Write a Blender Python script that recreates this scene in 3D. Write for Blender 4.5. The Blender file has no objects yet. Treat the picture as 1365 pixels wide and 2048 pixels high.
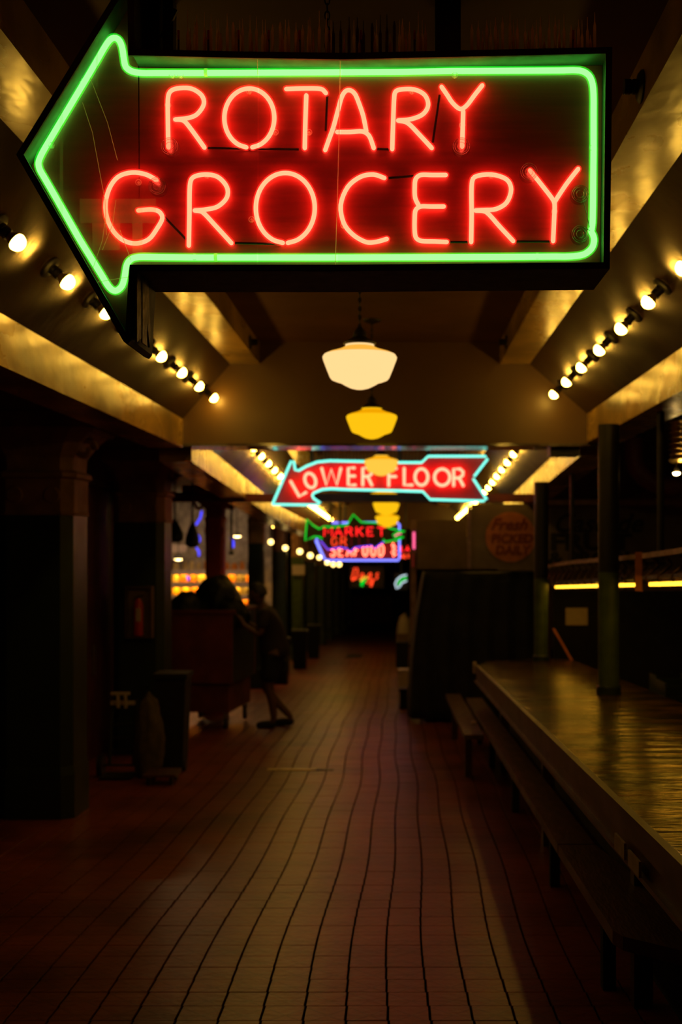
import bpy, math, random
from mathutils import Vector, Matrix, Euler
random.seed(7)
sc = bpy.context.scene
COL = sc.collection
F = 2400.0                       # focal length in photo pixels (1365x2048 frame)
HC = 1.53                        # camera height above the floor under it
VX, VY = 800.0, 1090.0           # where the level view axis meets the frame
SLOPE = 0.0388                   # the arcade floor falls away from the camera

# ---------------------------------------------------------------- camera, world, exposure
cam_d = bpy.data.cameras.new('camera')
cam = bpy.data.objects.new('camera', cam_d); COL.objects.link(cam)
cam.location = (0, 0, HC); cam.rotation_euler = (math.pi/2, 0, 0)
cam_d.sensor_fit = 'VERTICAL'; cam_d.sensor_height = 36.0; cam_d.sensor_width = 24.0
cam_d.lens = F/2048*36.0
cam_d.shift_x = -(VX-682.5)/2048.0
cam_d.shift_y = (VY-1024.0)/2048.0
cam_d.clip_start = 0.05; cam_d.clip_end = 200
cam_d.dof.use_dof = True; cam_d.dof.focus_distance = 3.37; cam_d.dof.aperture_fstop = 3.0
sc.camera = cam
w = bpy.data.worlds.new('night'); sc.world = w; w.use_nodes = True
w.node_tree.nodes['Background'].inputs[0].default_value = (0.010, 0.006, 0.004, 1)
w.node_tree.nodes['Background'].inputs[1].default_value = 0.08
sc.view_settings.view_transform = 'Standard'; sc.view_settings.look = 'None'
sc.view_settings.exposure = 0.0; sc.view_settings.gamma = 1.0; sc.view_settings.use_curve_mapping = False
sc.cycles.use_denoising = True
sc.cycles.sample_clamp_indirect = 4.0
sc.cycles.max_bounces = 8; sc.cycles.transparent_max_bounces = 16
sc.cycles.use_light_tree = True
sc.cycles.blur_glossy = 0.5

# ---------------------------------------------------------------- helpers
def fz(y): return -SLOPE*y
def P(px, py, z): return Vector(((px-VX)*z/F, z, HC-(py-VY)*z/F))
def shift(z):
    if z <= 9.7: return 0.0
    if z <= 17: return -0.08-0.05*(z-9.7)
    return -0.445-0.02*(z-17)

def mat(name, col, rough=0.6, metal=0.0, var=0.0, vscale=8.0, stretch=(1,1,1), bump=0.0, bscale=20.0, spec=0.5, coat=0.0, dark=None):
    m = bpy.data.materials.new(name); m.use_nodes = True
    nt = m.node_tree; b = nt.nodes['Principled BSDF']
    b.inputs['Base Color'].default_value = (*col, 1)
    b.inputs['Roughness'].default_value = rough; b.inputs['Metallic'].default_value = metal
    b.inputs['Specular IOR Level'].default_value = spec
    b.inputs['Coat Weight'].default_value = coat
    if var > 0 or bump > 0:
        g = nt.nodes.new('ShaderNodeNewGeometry')
        mp = nt.nodes.new('ShaderNodeMapping'); mp.inputs['Scale'].default_value = stretch
        nt.links.new(g.outputs['Position'], mp.inputs['Vector'])
    if var > 0:
        n = nt.nodes.new('ShaderNodeTexNoise'); n.inputs['Scale'].default_value = vscale; n.inputs['Detail'].default_value = 6
        nt.links.new(mp.outputs[0], n.inputs['Vector'])
        r = nt.nodes.new('ShaderNodeValToRGB')
        d = dark if dark else tuple(c*(1-var) for c in col)
        r.color_ramp.elements[0].position = 0.35 if var < 0.75 else 0.44; r.color_ramp.elements[0].color = (*d, 1)
        r.color_ramp.elements[1].position = 0.68 if var < 0.75 else 0.60; r.color_ramp.elements[1].color = (*tuple(min(1, c*(1+var*0.5)) for c in col), 1)
        nt.links.new(n.outputs['Fac'], r.inputs['Fac']); nt.links.new(r.outputs['Color'], b.inputs['Base Color'])
        mr = nt.nodes.new('ShaderNodeMapRange'); mr.inputs['To Min'].default_value = min(1, rough*1.25); mr.inputs['To Max'].default_value = rough*0.8
        nt.links.new(n.outputs['Fac'], mr.inputs['Value']); nt.links.new(mr.outputs[0], b.inputs['Roughness'])
    if bump > 0:
        n2 = nt.nodes.new('ShaderNodeTexNoise'); n2.inputs['Scale'].default_value = bscale; n2.inputs['Detail'].default_value = 4
        nt.links.new(mp.outputs[0], n2.inputs['Vector'])
        bp = nt.nodes.new('ShaderNodeBump'); bp.inputs['Strength'].default_value = bump; bp.inputs['Distance'].default_value = 0.02
        nt.links.new(n2.outputs['Fac'], bp.inputs['Height']); nt.links.new(bp.outputs[0], b.inputs['Normal'])
    return m
def emat(name, col, k=1.0):
    m = bpy.data.materials.new(name); m.use_nodes = True; nt = m.node_tree
    nt.nodes.remove(nt.nodes['Principled BSDF'])
    e = nt.nodes.new('ShaderNodeEmission'); e.inputs[0].default_value = (*col, 1); e.inputs[1].default_value = k
    nt.links.new(e.outputs[0], nt.nodes['Material Output'].inputs[0]); return m
def shellmat(name, col, k):
    """glass envelope of a neon tube: see-through, with the halo of the tube put in as a faint glow"""
    m = emat(name, col, k); nt = m.node_tree; e = nt.nodes['Emission']
    t = nt.nodes.new('ShaderNodeBsdfTransparent'); a = nt.nodes.new('ShaderNodeAddShader')
    nt.links.new(t.outputs[0], a.inputs[0]); nt.links.new(e.outputs[0], a.inputs[1])
    nt.links.new(a.outputs[0], nt.nodes['Material Output'].inputs[0]); return m
def glassmat(name, tint=(1,1,1), gloss=0.05, rough=0.03):
    m = bpy.data.materials.new(name); m.use_nodes = True; nt = m.node_tree
    nt.nodes.remove(nt.nodes['Principled BSDF'])
    t = nt.nodes.new('ShaderNodeBsdfTransparent'); t.inputs[0].default_value = (*tint, 1)
    g = nt.nodes.new('ShaderNodeBsdfGlossy'); g.inputs['Roughness'].default_value = rough
    x = nt.nodes.new('ShaderNodeMixShader'); x.inputs[0].default_value = gloss
    nt.links.new(t.outputs[0], x.inputs[1]); nt.links.new(g.outputs[0], x.inputs[2])
    nt.links.new(x.outputs[0], nt.nodes['Material Output'].inputs[0]); return m

def catmull(pts, n=6, closed=False):
    pts = [Vector(p) for p in pts]; out = []
    N = len(pts)
    for i in range(N if closed else N-1):
        if closed: a, b, c, d = pts[(i-1)%N], pts[i], pts[(i+1)%N], pts[(i+2)%N]
        else: a, b, c, d = pts[max(i-1,0)], pts[i], pts[i+1], pts[min(i+2,N-1)]
        # centripetal-like: limit overshoot by scaling the tangents to the segment length
        L = (c-b).length
        def tan(p, q, r):
            v = (r-p)
            return v.normalized()*min(L, v.length/2) if v.length > 1e-9 else v
        t0 = tan(a, b, c); t1 = tan(b, c, d)
        for k in range(n):
            t = k/n; h1 = 2*t**3-3*t*t+1; h2 = t**3-2*t*t+t; h3 = -2*t**3+3*t*t; h4 = t**3-t*t
            out.append(b*h1+t0*h2+c*h3+t1*h4)
    if not closed: out.append(pts[-1])
    return out

class MB:
    def __init__(s): s.v = []; s.f = []
    def add(s, vs, fs):
        o = len(s.v); s.v += [Vector(v) for v in vs]; s.f += [tuple(i+o for i in f) for f in fs]; return s
    def box(s, x0, x1, y0, y1, z0, z1, fn=None):
        vs = [(x,y,z) for z in (z0,z1) for y in (y0,y1) for x in (x0,x1)]
        if fn: vs = [fn(v) for v in vs]
        return s.add(vs, [(0,2,3,1),(4,5,7,6),(0,1,5,4),(2,6,7,3),(0,4,6,2),(1,3,7,5)])
    def sbox(s, x0, x1, y0, y1, h0, h1):       # heights above the sloping floor
        return s.box(x0,x1,y0,y1,h0,h1, lambda v: (v[0], v[1], v[2]+fz(v[1])))
    def bar(s, a, b, wx, wy=None):             # rectangular bar between two points
        a = Vector(a); b = Vector(b); wy = wy or wx; d = (b-a).normalized()
        u = d.cross(Vector((0,1,0))) if abs(d.y) < 0.9 else d.cross(Vector((0,0,1)))
        u.normalize(); v = d.cross(u).normalized()
        vs = [p+u*sx*wx/2+v*sy*wy/2 for p in (a,b) for sx,sy in ((-1,-1),(1,-1),(1,1),(-1,1))]
        return s.add(vs, [(0,1,2,3),(7,6,5,4),(0,4,5,1),(1,5,6,2),(2,6,7,3),(3,7,4,0)])
    def tube(s, pts, r, n=8, closed=False, rr=None):
        pts = [Vector(p) for p in pts]; N = len(pts); rings = []
        prev = None
        for i in range(N):
            if closed: t = pts[(i+1)%N]-pts[(i-1)%N]
            else: t = pts[min(i+1,N-1)]-pts[max(i-1,0)]
            if t.length < 1e-9: t = Vector((0,0,1))
            t.normalize()
            if prev is None:
                prev = t.cross(Vector((0,1,0))) if abs(t.y) < 0.9 else t.cross(Vector((0,0,1)))
            u = prev - t*prev.dot(t)
            if u.length < 1e-6: u = t.orthogonal()
            u.normalize(); prev = u; v = t.cross(u)
            q = rr[i] if rr else r
            rings.append([pts[i]+(u*math.cos(2*math.pi*k/n)+v*math.sin(2*math.pi*k/n))*q for k in range(n)])
        vs = [p for r_ in rings for p in r_]; fs = []
        M = N if closed else N-1
        for i in range(M):
            j = (i+1)%N
            for k in range(n):
                k2 = (k+1)%n; fs.append((i*n+k, i*n+k2, j*n+k2, j*n+k))
        if not closed:
            fs.append(tuple(range(n-1,-1,-1))); fs.append(tuple((N-1)*n+k for k in range(n)))
        return s.add(vs, fs)
    def rtube(s, pts, r, n=8):                 # tube with rounded ends
        pts = [Vector(p) for p in pts]; a = (pts[0]-pts[1]).normalized(); b = (pts[-1]-pts[-2]).normalized()
        q = [pts[0]+a*r*0.95, pts[0]+a*r*0.6]+pts+[pts[-1]+b*r*0.6, pts[-1]+b*r*0.95]
        return s.tube(q, r, n, rr=[r*0.3, r*0.8]+[r]*len(pts)+[r*0.8, r*0.3])
    def cyl(s, a, b, r0, r1=None, n=16):
        return s.tube([a,b], r0, n, rr=[r0, r0 if r1 is None else r1])
    def lathe(s, prof, o=(0,0,0), n=24):       # prof: (radius, z)
        o = Vector(o); vs = []; fs = []
        for (r, z) in prof:
            for k in range(n):
                a = 2*math.pi*k/n; vs.append(o+Vector((max(r,1e-4)*math.cos(a), max(r,1e-4)*math.sin(a), z)))
        for i in range(len(prof)-1):
            for k in range(n):
                k2 = (k+1)%n; fs.append((i*n+k, (i+1)*n+k, (i+1)*n+k2, i*n+k2))
        fs.append(tuple(range(n))); fs.append(tuple((len(prof)-1)*n+k for k in range(n-1,-1,-1)))
        return s.add(vs, fs)
    def prism(s, front, back):                 # two matching polygons
        N = len(front)
        return s.add(list(front)+list(back), [tuple(range(N)), tuple(range(2*N-1,N-1,-1))]+[(i,(i+1)%N,N+(i+1)%N,N+i)[::-1] for i in range(N)])
    def build(s, name, m, parent=None, smooth=False, sharp=35):
        me = bpy.data.meshes.new(name)
        o0 = Vector((0,0,0)); p = parent
        if p is not None:
            q = p
            while q.parent is not None: q = q.parent
            o0 = q.location
        me.from_pydata([tuple(v-o0) for v in s.v], [], s.f); me.update()
        import bmesh
        bm = bmesh.new(); bm.from_mesh(me); bmesh.ops.recalc_face_normals(bm, faces=bm.faces)
        if smooth:
            for f in bm.faces: f.smooth = True
            for e in bm.edges:
                if len(e.link_faces) == 2 and e.calc_face_angle(0) > math.radians(sharp): e.smooth = False
        bm.to_mesh(me); bm.free()
        me.materials.append(m)
        o = bpy.data.objects.new(name, me); COL.objects.link(o)
        if parent is not None: o.parent = parent
        return o

def tag(o, label=None, cat=None, group=None, kind=None):
    if label: o['label'] = label
    if cat: o['category'] = cat
    if group: o['group'] = group
    if kind: o['kind'] = kind
    return o
def thing(name, label, cat, loc=(0,0,0), group=None):
    o = bpy.data.objects.new(name, None); COL.objects.link(o); o.location = loc; o.empty_display_size = 0.1
    return tag(o, label, cat, group)
def copy_tree(o, parent=None):
    c = o.copy(); COL.objects.link(c)
    if parent is not None: c.parent = parent
    for ch in list(o.children): copy_tree(ch, c)
    return c
def bake(o):
    """apply modifiers of o into a plain mesh"""
    dg = bpy.context.evaluated_depsgraph_get(); me = bpy.data.meshes.new_from_object(o.evaluated_get(dg))
    o.modifiers.clear(); o.data = me; return o
def text(name, s, size, m, parent, loc, extrude=0.002, shear=0.0, offset=0.0, align='CENTER', rot=(math.pi/2,0,0), sx=1.0):
    c = bpy.data.curves.new(name, 'FONT'); c.body = s; c.size = size; c.extrude = extrude; c.shear = shear; c.offset = offset
    c.align_x = align; c.align_y = 'CENTER'; c.resolution_u = 3
    t = bpy.data.objects.new(name, c); COL.objects.link(t)
    dg = bpy.context.evaluated_depsgraph_get(); me = bpy.data.meshes.new_from_object(t.evaluated_get(dg))
    COL.objects.unlink(t); bpy.data.objects.remove(t)
    me.materials.clear(); me.materials.append(m)
    o = bpy.data.objects.new(name, me); COL.objects.link(o); o.parent = parent
    q = parent
    while q.parent is not None: q = q.parent
    o.location = Vector(loc)-q.location; o.rotation_euler = rot; o.scale = (sx,1,1)
    return o
ORD = ['first','second','third','fourth','fifth','sixth','seventh','eighth','ninth','tenth','eleventh','twelfth','thirteenth','fourteenth','fifteenth','sixteenth','seventeenth','eighteenth','nineteenth','twentieth','twenty-first','twenty-second','twenty-third','twenty-fourth']

# ---------------------------------------------------------------- materials
M = {}
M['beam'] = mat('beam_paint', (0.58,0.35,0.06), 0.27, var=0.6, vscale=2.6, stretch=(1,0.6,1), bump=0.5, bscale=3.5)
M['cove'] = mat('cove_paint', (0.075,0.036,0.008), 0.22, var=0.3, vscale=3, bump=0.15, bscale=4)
M['ceil'] = mat('ceiling_paint', (0.16,0.066,0.018), 0.7, var=0.15, vscale=2)
M['cross'] = mat('cross_beam_paint', (0.14,0.066,0.009), 0.35, var=0.12, vscale=2)
M['soffit'] = mat('gloss_enamel', (0.10,0.07,0.05), 0.08, var=0.2, vscale=30)
M['dark_ceil'] = mat('soffit_paint', (0.07,0.04,0.03), 0.7, var=0.3, vscale=3)
M['wall'] = mat('wall_plaster', (0.10,0.05,0.035), 0.8, var=0.3, vscale=3)
M['maroon'] = mat('maroon_board', (0.10,0.02,0.018), 0.5, var=0.3, vscale=6)
M['green_col'] = mat('green_enamel', (0.018,0.032,0.018), 0.4, var=0.25, vscale=5)
M['green_pipe'] = mat('olive_enamel', (0.07,0.11,0.03), 0.45, var=0.3, vscale=10)
M['stone'] = mat('capital_plaster', (0.30,0.15,0.075), 0.7, var=0.3, vscale=7, bump=0.3, bscale=20)
M['red_light_tint'] = mat('red_light_tint', (0.45,0.05,0.02), 0.5, var=0.2, vscale=5)  # red neon light on the narrow column, put into its colour
M['red_dull'] = mat('dull_red_steel', (0.17,0.03,0.02), 0.55, var=0.3, vscale=5)
M['black'] = mat('black_metal', (0.015,0.013,0.012), 0.45, var=0.3, vscale=20)
M['sign_can'] = mat('sign_can_paint', (0.02,0.012,0.010), 0.6, var=0.4, vscale=25)
M['rust'] = mat('rusty_steel', (0.12,0.06,0.035), 0.45, metal=0.5, var=0.5, vscale=18, bump=0.3, bscale=40)
M['black_plastic'] = mat('black_plastic', (0.006,0.006,0.006), 0.55, bump=0.3, bscale=9, spec=0.25)
M['black_cloth'] = mat('black_cloth', (0.012,0.011,0.011), 0.85, var=0.3, vscale=4)
M['wood'] = mat('bench_wood', (0.10,0.05,0.022), 0.45, var=0.35, vscale=9, stretch=(3,0.6,1), bump=0.2, bscale=30)
M['dark_wood'] = mat('dark_wood', (0.09,0.04,0.025), 0.4, var=0.35, vscale=9, stretch=(2,0.5,1))
M['counter'] = mat('worn_counter_sheet', (0.17,0.08,0.022), 0.2, metal=0.6, var=0.9, vscale=2.6, stretch=(0.8,3.5,1), bump=1.0, bscale=2.5)
M['grout'] = mat('dark_grout', (0.003,0.002,0.002), 1.0, spec=0.0)
M['steel'] = mat('galvanised_steel', (0.5,0.47,0.42), 0.3, metal=0.9, var=0.2, vscale=30)
M['pale'] = mat('pale_paint', (0.55,0.45,0.42), 0.6, var=0.2, vscale=20)
M['mauve'] = mat('faded_rail_paint', (0.34,0.20,0.20), 0.55, var=0.3, vscale=14)
M['orange'] = mat('faded_orange_paint', (0.55,0.17,0.05), 0.6, var=0.2, vscale=12)
M['sign_cream'] = mat('cream_board', (0.20,0.14,0.085), 0.6, var=0.2, vscale=5)
M['ink'] = mat('black_sign_paint', (0.01,0.008,0.008), 0.5)
M['ink_red'] = mat('red_sign_paint', (0.2,0.03,0.015), 0.5)
M['brown_panel'] = mat('brown_panel', (0.20,0.13,0.08), 0.6, var=0.2, vscale=4)
M['panel'] = mat('sign_face_paint', (0.30,0.030,0.03), 0.42, var=0.25, vscale=14, stretch=(0.25,1,3))
M['panel_red'] = mat('red_sign_face', (0.7,0.03,0.05), 0.4)
M['panel_black'] = mat('black_sign_face', (0.02,0.015,0.015), 0.4)
M['skin'] = mat('skin', (0.12,0.055,0.035), 0.55)
M['hair'] = mat('dark_hair', (0.015,0.01,0.008), 0.6)
M['shirt'] = mat('brown_shirt', (0.022,0.013,0.011), 0.85)
M['shorts'] = mat('black_shorts', (0.012,0.012,0.014), 0.85)
M['fire_red'] = mat('extinguisher_red', (0.5,0.03,0.02), 0.3)
M['paper'] = mat('white_paper', (0.62,0.5,0.47), 0.8, var=0.08, vscale=30)
M['glass'] = glassmat('clear_glass', (0.97,0.97,0.97), 0.045, 0.05)
def scatmat(name, tcol, k, col):
    m = glassmat(name, tcol, k, 0.3); nt = m.node_tree
    x = [n for n in nt.nodes if n.type == 'MIX_SHADER'][0]
    d = nt.nodes.new('ShaderNodeBsdfTranslucent'); d.inputs[0].default_value = (*col, 1)
    f = nt.nodes.new('ShaderNodeBsdfDiffuse'); f.inputs[0].default_value = (*col, 1)
    a = nt.nodes.new('ShaderNodeMixShader'); a.inputs[0].default_value = 0.5
    nt.links.new(d.outputs[0], a.inputs[1]); nt.links.new(f.outputs[0], a.inputs[2]); nt.links.new(a.outputs[0], x.inputs[2]); return m
M['spike'] = scatmat('clear_plastic', (0.8,0.65,0.5), 0.75, (0.9,0.65,0.42))
M['seam'] = scatmat('glass_edge', (1,1,1), 0.55, (0.85,0.8,0.7))
M['clear_disc'] = glassmat('clear_glass_housing', (0.88,0.86,0.84), 0.16, 0.12)
M['tape'] = scatmat('clear_tape', (0.97,0.98,0.94), 0.05, (0.9,0.85,0.75))
M['blockout'] = mat('black_blockout_tube', (0.015,0.012,0.012), 0.25)
M['bulb'] = emat('led_bulb_glow', (1,0.54,0.06), 52)
M['bulb_neck'] = mat('bulb_neck_plastic', (0.22,0.15,0.08), 0.5)
M['shade_pale'] = emat('lit_opal_glass_pale', (1.15,0.735,0.30), 1)
M['shade_gold'] = emat('lit_opal_glass_gold', (1.05,0.56,0.006), 1)
M['shade_mid'] = emat('lit_opal_glass_amber', (1.1,0.60,0.06), 1)
M['n_red'] = emat('neon_red_gas', (9.5,0.66,0.33), 1)
M['n_red_halo_glass'] = shellmat('neon_red_halo_glass', (1,0.02,0.012), 0.55)  # glowing shell stands in for the halo around the tube
M['n_green'] = emat('neon_green_gas', (0.52,5.5,0.44), 1)
M['n_green_halo_glass'] = shellmat('neon_green_halo_glass', (0.0,1,0.02), 0.30)
M['n_cyan'] = emat('neon_cyan_gas', (0.30,1.5,1.2), 1)
M['n_peach'] = emat('neon_peach_gas', (7.0,0.80,0.45), 1)
M['n_red2'] = emat('neon_far_red_gas', (2.2,0.03,0.03), 1)
M['n_green2'] = emat('neon_far_green_gas', (0.0,0.75,0.03), 1)
M['n_purple'] = emat('neon_violet_gas', (0.30,0.10,1.3), 1)
M['n_lav'] = emat('neon_lavender_gas', (0.38,0.42,1.9), 1)
M['n_pink'] = emat('neon_pink_gas', (1.4,0.16,0.4), 1)
M['n_dim'] = emat('neon_failing_red_gas', (0.10,0.005,0.005), 1)
M['n_white'] = emat('neon_white_gas', (0.7,0.9,1.0), 1)
M['n_yellow'] = emat('neon_yellow_gas', (1.0,0.5,0.03), 1)
M['n_script'] = emat('neon_script_gas', (1.6,0.09,0.02), 1)
M['n_blue'] = emat('neon_blue_gas', (0.10,0.10,1.6), 1)
M['globe'] = emat('lit_globe_bulb', (5,3.3,0.9), 1)
M['strip'] = emat('lit_tube_lamp', (4.6,2.2,0.12), 1)
M['stall_lamp'] = emat('lit_stall_lamp', (14,9,3.2), 1)

def tile_material(name):
    m = mat(name, (0.27,0.06,0.035), 0.34, spec=0.22); nt = m.node_tree; b = nt.nodes['Principled BSDF']
    g = nt.nodes.new('ShaderNodeNewGeometry'); s = nt.nodes.new('ShaderNodeSeparateXYZ')
    nt.links.new(g.outputs['Position'], s.inputs[0])
    def mth(op, a, b_=None, c=None):
        n = nt.nodes.new('ShaderNodeMath'); n.operation = op
        for i, q in enumerate((a, b_, c)):
            if q is None: continue
            if isinstance(q, (int, float)): n.inputs[i].default_value = q
            else: nt.links.new(q, n.inputs[i])
        return n.outputs[0]
    u = mth('DIVIDE', mth('ADD', s.outputs['X'], 0.0327+TS*40), TS); v = mth('DIVIDE', s.outputs['Y'], TS)
    fu = mth('FRACT', u); fv = mth('FRACT', v)
    d1 = mth('ABSOLUTE', mth('SUBTRACT', fu, fv)); d2 = mth('ABSOLUTE', mth('SUBTRACT', mth('ADD', fu, fv), 1.0))
    d3 = mth('ABSOLUTE', mth('SUBTRACT', fv, 0.5))
    d = mth('MINIMUM', mth('MINIMUM', d1, d2), d3)
    line = mth('SUBTRACT', 1.0, mth('MULTIPLY', mth('LESS_THAN', d, 0.035), 0.30))
    wn = nt.nodes.new('ShaderNodeTexWhiteNoise'); wn.noise_dimensions = '2D'
    cx = nt.nodes.new('ShaderNodeCombineXYZ'); nt.links.new(mth('FLOOR', u), cx.inputs[0]); nt.links.new(mth('FLOOR', v), cx.inputs[1])
    nt.links.new(cx.outputs[0], wn.inputs['Vector'])
    tone = mth('ADD', mth('MULTIPLY', wn.outputs['Value'], 0.22), 0.86)
    ns = nt.nodes.new('ShaderNodeTexNoise'); ns.inputs['Scale'].default_value = 1.7; ns.inputs['Detail'].default_value = 8
    nt.links.new(g.outputs['Position'], ns.inputs['Vector'])
    stain = nt.nodes.new('ShaderNodeMapRange'); stain.inputs['From Min'].default_value = 0.3; stain.inputs['From Max'].default_value = 0.62
    stain.inputs['To Min'].default_value = 0.45; stain.inputs['To Max'].default_value = 1.1
    nt.links.new(ns.outputs['Fac'], stain.inputs['Value'])
    k = mth('MULTIPLY', mth('MULTIPLY', line, tone), stain.outputs[0])
    vm = nt.nodes.new('ShaderNodeVectorMath'); vm.operation = 'SCALE'; vm.inputs[0].default_value = (0.22,0.05,0.028)
    nt.links.new(k, vm.inputs['Scale']); nt.links.new(vm.outputs[0], b.inputs['Base Color'])
    bp = nt.nodes.new('ShaderNodeBump'); bp.inputs['Strength'].default_value = 0.25; bp.inputs['Distance'].default_value = 0.01
    n2 = nt.nodes.new('ShaderNodeTexNoise'); n2.inputs['Scale'].default_value = 25
    nt.links.new(g.outputs['Position'], n2.inputs['Vector']); nt.links.new(n2.outputs['Fac'], bp.inputs['Height']); nt.links.new(bp.outputs[0], b.inputs['Normal'])
    return m
TS = 0.152                        # floor tile module
M['tile'] = tile_material('quarry_tile')

b_ = M['cove'].node_tree.nodes['Principled BSDF']      # brushed enamel: highlights smear across the slope
b_.inputs['Anisotropic'].default_value = 0.95; b_.inputs['Metallic'].default_value = 0.7; b_.inputs['Anisotropic Rotation'].default_value = 0.25
cv_ = M['cove'].node_tree.nodes.new('ShaderNodeCombineXYZ'); cv_.inputs[1].default_value = 1.0
M['cove'].node_tree.links.new(cv_.outputs[0], b_.inputs['Tangent'])
# ---------------------------------------------------------------- floor
fl = MB().add([(-6.2,-1.5,fz(-1.5)-0.008),(4.2,-1.5,fz(-1.5)-0.008),(4.2,61,fz(61)-0.008),(-6.2,61,fz(61)-0.008),
               (-6.2,-1.5,fz(-1.5)-0.2),(4.2,-1.5,fz(-1.5)-0.2),(4.2,61,fz(61)-0.2),(-6.2,61,fz(61)-0.2)],
              [(0,1,2,3),(7,6,5,4),(0,4,5,1),(1,5,6,2),(2,6,7,3),(3,7,4,0)]).build('floor', M['grout'])
fl['kind'] = 'structure'
def wig(y): return 0.016*math.sin(y*0.8+0.6)+0.01*math.sin(y*2.1)
def tile_verts(cx, cy, cz):
    gx, gy, c = TS/2-0.0040, TS/2-0.0008, 0.0012
    out = []
    for (dx, dy, h) in ((gx,gy,-0.008),(gx,gy,-0.002),(gx-c,gy-c,0.0)):
        for sx, sy in ((-1,-1),(1,-1),(1,1),(-1,1)):
            out.append((cx+sx*dx, cy+sy*dy, cz+h-SLOPE*sy*dy))
    return out
TF = [(8,9,10,11)]+[(l*4+i, l*4+(i+1)%4, (l+1)*4+(i+1)%4, (l+1)*4+i) for l in (0,1) for i in range(4)]
tm = bpy.data.meshes.new('tile'); tm.from_pydata(tile_verts(0,0,0), [], TF); tm.materials.append(M['tile'])
rest = MB(); count = 0
ny = int((60.5-2.0)/TS)
for j in range(ny):
    y = 2.0+(j+0.5)*TS
    xlo, xhi = (-3.0, 1.9) if y < 13 else (-3.0, 2.0)
    i0 = int(math.floor((xlo+0.0327)/TS)); i1 = int(math.ceil((xhi+0.0327)/TS))
    for i in range(i0, i1):
        x = -0.0327+(i+0.5)*TS+wig(y)
        if y > 22 and (x < -2.6 or x > 0.9): continue
        px = VX+x*F/y; seen = (y > 4.15 and -20 < px < 1385 and x < 0.80 and x > -1.75)
        jz = random.uniform(-0.0008, 0.0008)
        if seen and count < 300:
            o = bpy.data.objects.new('tile', tm); COL.objects.link(o); o.parent = fl; o.location = (x, y, fz(y)+jz); count += 1
        else:
            rest.add(tile_verts(x, y, fz(y)+jz), TF)
rest.build('tile_field', M['tile'], fl)['kind'] = 'stuff'

# ---------------------------------------------------------------- ceiling
def ext(mb, prof, z0, z1, off=0.0):
    f = [Vector((x, z0, HC+d+shift(z0+off))) for x, d in prof]; b = [Vector((x, z1, HC+d+shift(z1))) for x, d in prof]
    return mb.prism(f, b)
TOPZ = 1.66
SEG = [(-1.5, 9.33, 0), (9.72, 17.0, 0), (17.0, 60.5, 0)]
ceil = MB()
for a, b, _ in SEG: ext(ceil, [(-1.089,1.575),(0.778,1.575),(0.778,TOPZ),(-1.089,TOPZ)], a, b)
ceil = ceil.build('ceiling', M['ceil']); ceil['kind'] = 'structure'
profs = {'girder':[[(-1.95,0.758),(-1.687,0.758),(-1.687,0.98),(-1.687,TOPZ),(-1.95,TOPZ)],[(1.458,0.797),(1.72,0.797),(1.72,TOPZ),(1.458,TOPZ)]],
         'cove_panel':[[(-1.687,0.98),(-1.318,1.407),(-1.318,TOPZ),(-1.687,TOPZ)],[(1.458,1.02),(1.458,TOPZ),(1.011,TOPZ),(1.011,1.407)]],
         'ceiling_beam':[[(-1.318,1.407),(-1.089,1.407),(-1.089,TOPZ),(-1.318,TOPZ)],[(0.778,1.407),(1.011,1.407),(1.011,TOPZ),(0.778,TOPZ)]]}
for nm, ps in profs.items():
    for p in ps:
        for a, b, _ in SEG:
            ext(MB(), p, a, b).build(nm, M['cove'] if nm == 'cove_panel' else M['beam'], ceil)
MB().box(-1.95,1.72,9.33,9.72,HC+0.79,HC+TOPZ).build('cross_beam', M['cross'], ceil)
MB().box(-1.95,1.72,9.32,9.73,HC+0.768,HC+0.79).build('cross_beam_underside', M['soffit'], ceil)
MB().box(-2.6,1.6,13.15,13.33,P(0,1004,13.2).z,P(0,988,13.2).z).build('tie_beam', M['red_dull'], ceil)
MB().box(-1.95,1.72,16.9,17.1,HC+0.62,HC+TOPZ-0.4).build('cross_beam', M['cross'], ceil)
MB().box(-1.95,1.72,24.9,25.2,HC+0.33,HC+1.1).build('cross_beam', M['cross'], ceil)
def dl(z): return 0.88 if z <= 24 else 0.88-0.03*(z-24)
cl = MB()
for a, b in ((-1.5,24),(24,60.5)):
    cl.prism([Vector((x,a,HC+d)) for x,d in ((-6.2,dl(a)),(-1.95,dl(a)),(-1.95,dl(a)+0.1),(-6.2,dl(a)+0.1))],
             [Vector((x,b,HC+d)) for x,d in ((-6.2,dl(b)),(-1.95,dl(b)),(-1.95,dl(b)+0.1),(-6.2,dl(b)+0.1))])
cl.build('ceiling_left', M['dark_ceil'])['kind'] = 'structure'
cr = MB().prism([Vector((x,-1.5,HC+d)) for x,d in ((1.72,1.4),(4.2,1.4),(4.2,1.5),(1.72,1.5))],
                [Vector((x,60.5,HC+d)) for x,d in ((1.72,-0.1),(4.2,-0.1),(4.2,0),(1.72,0))])
cr.build('ceiling_right', M['dark_ceil'])['kind'] = 'structure'

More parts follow.
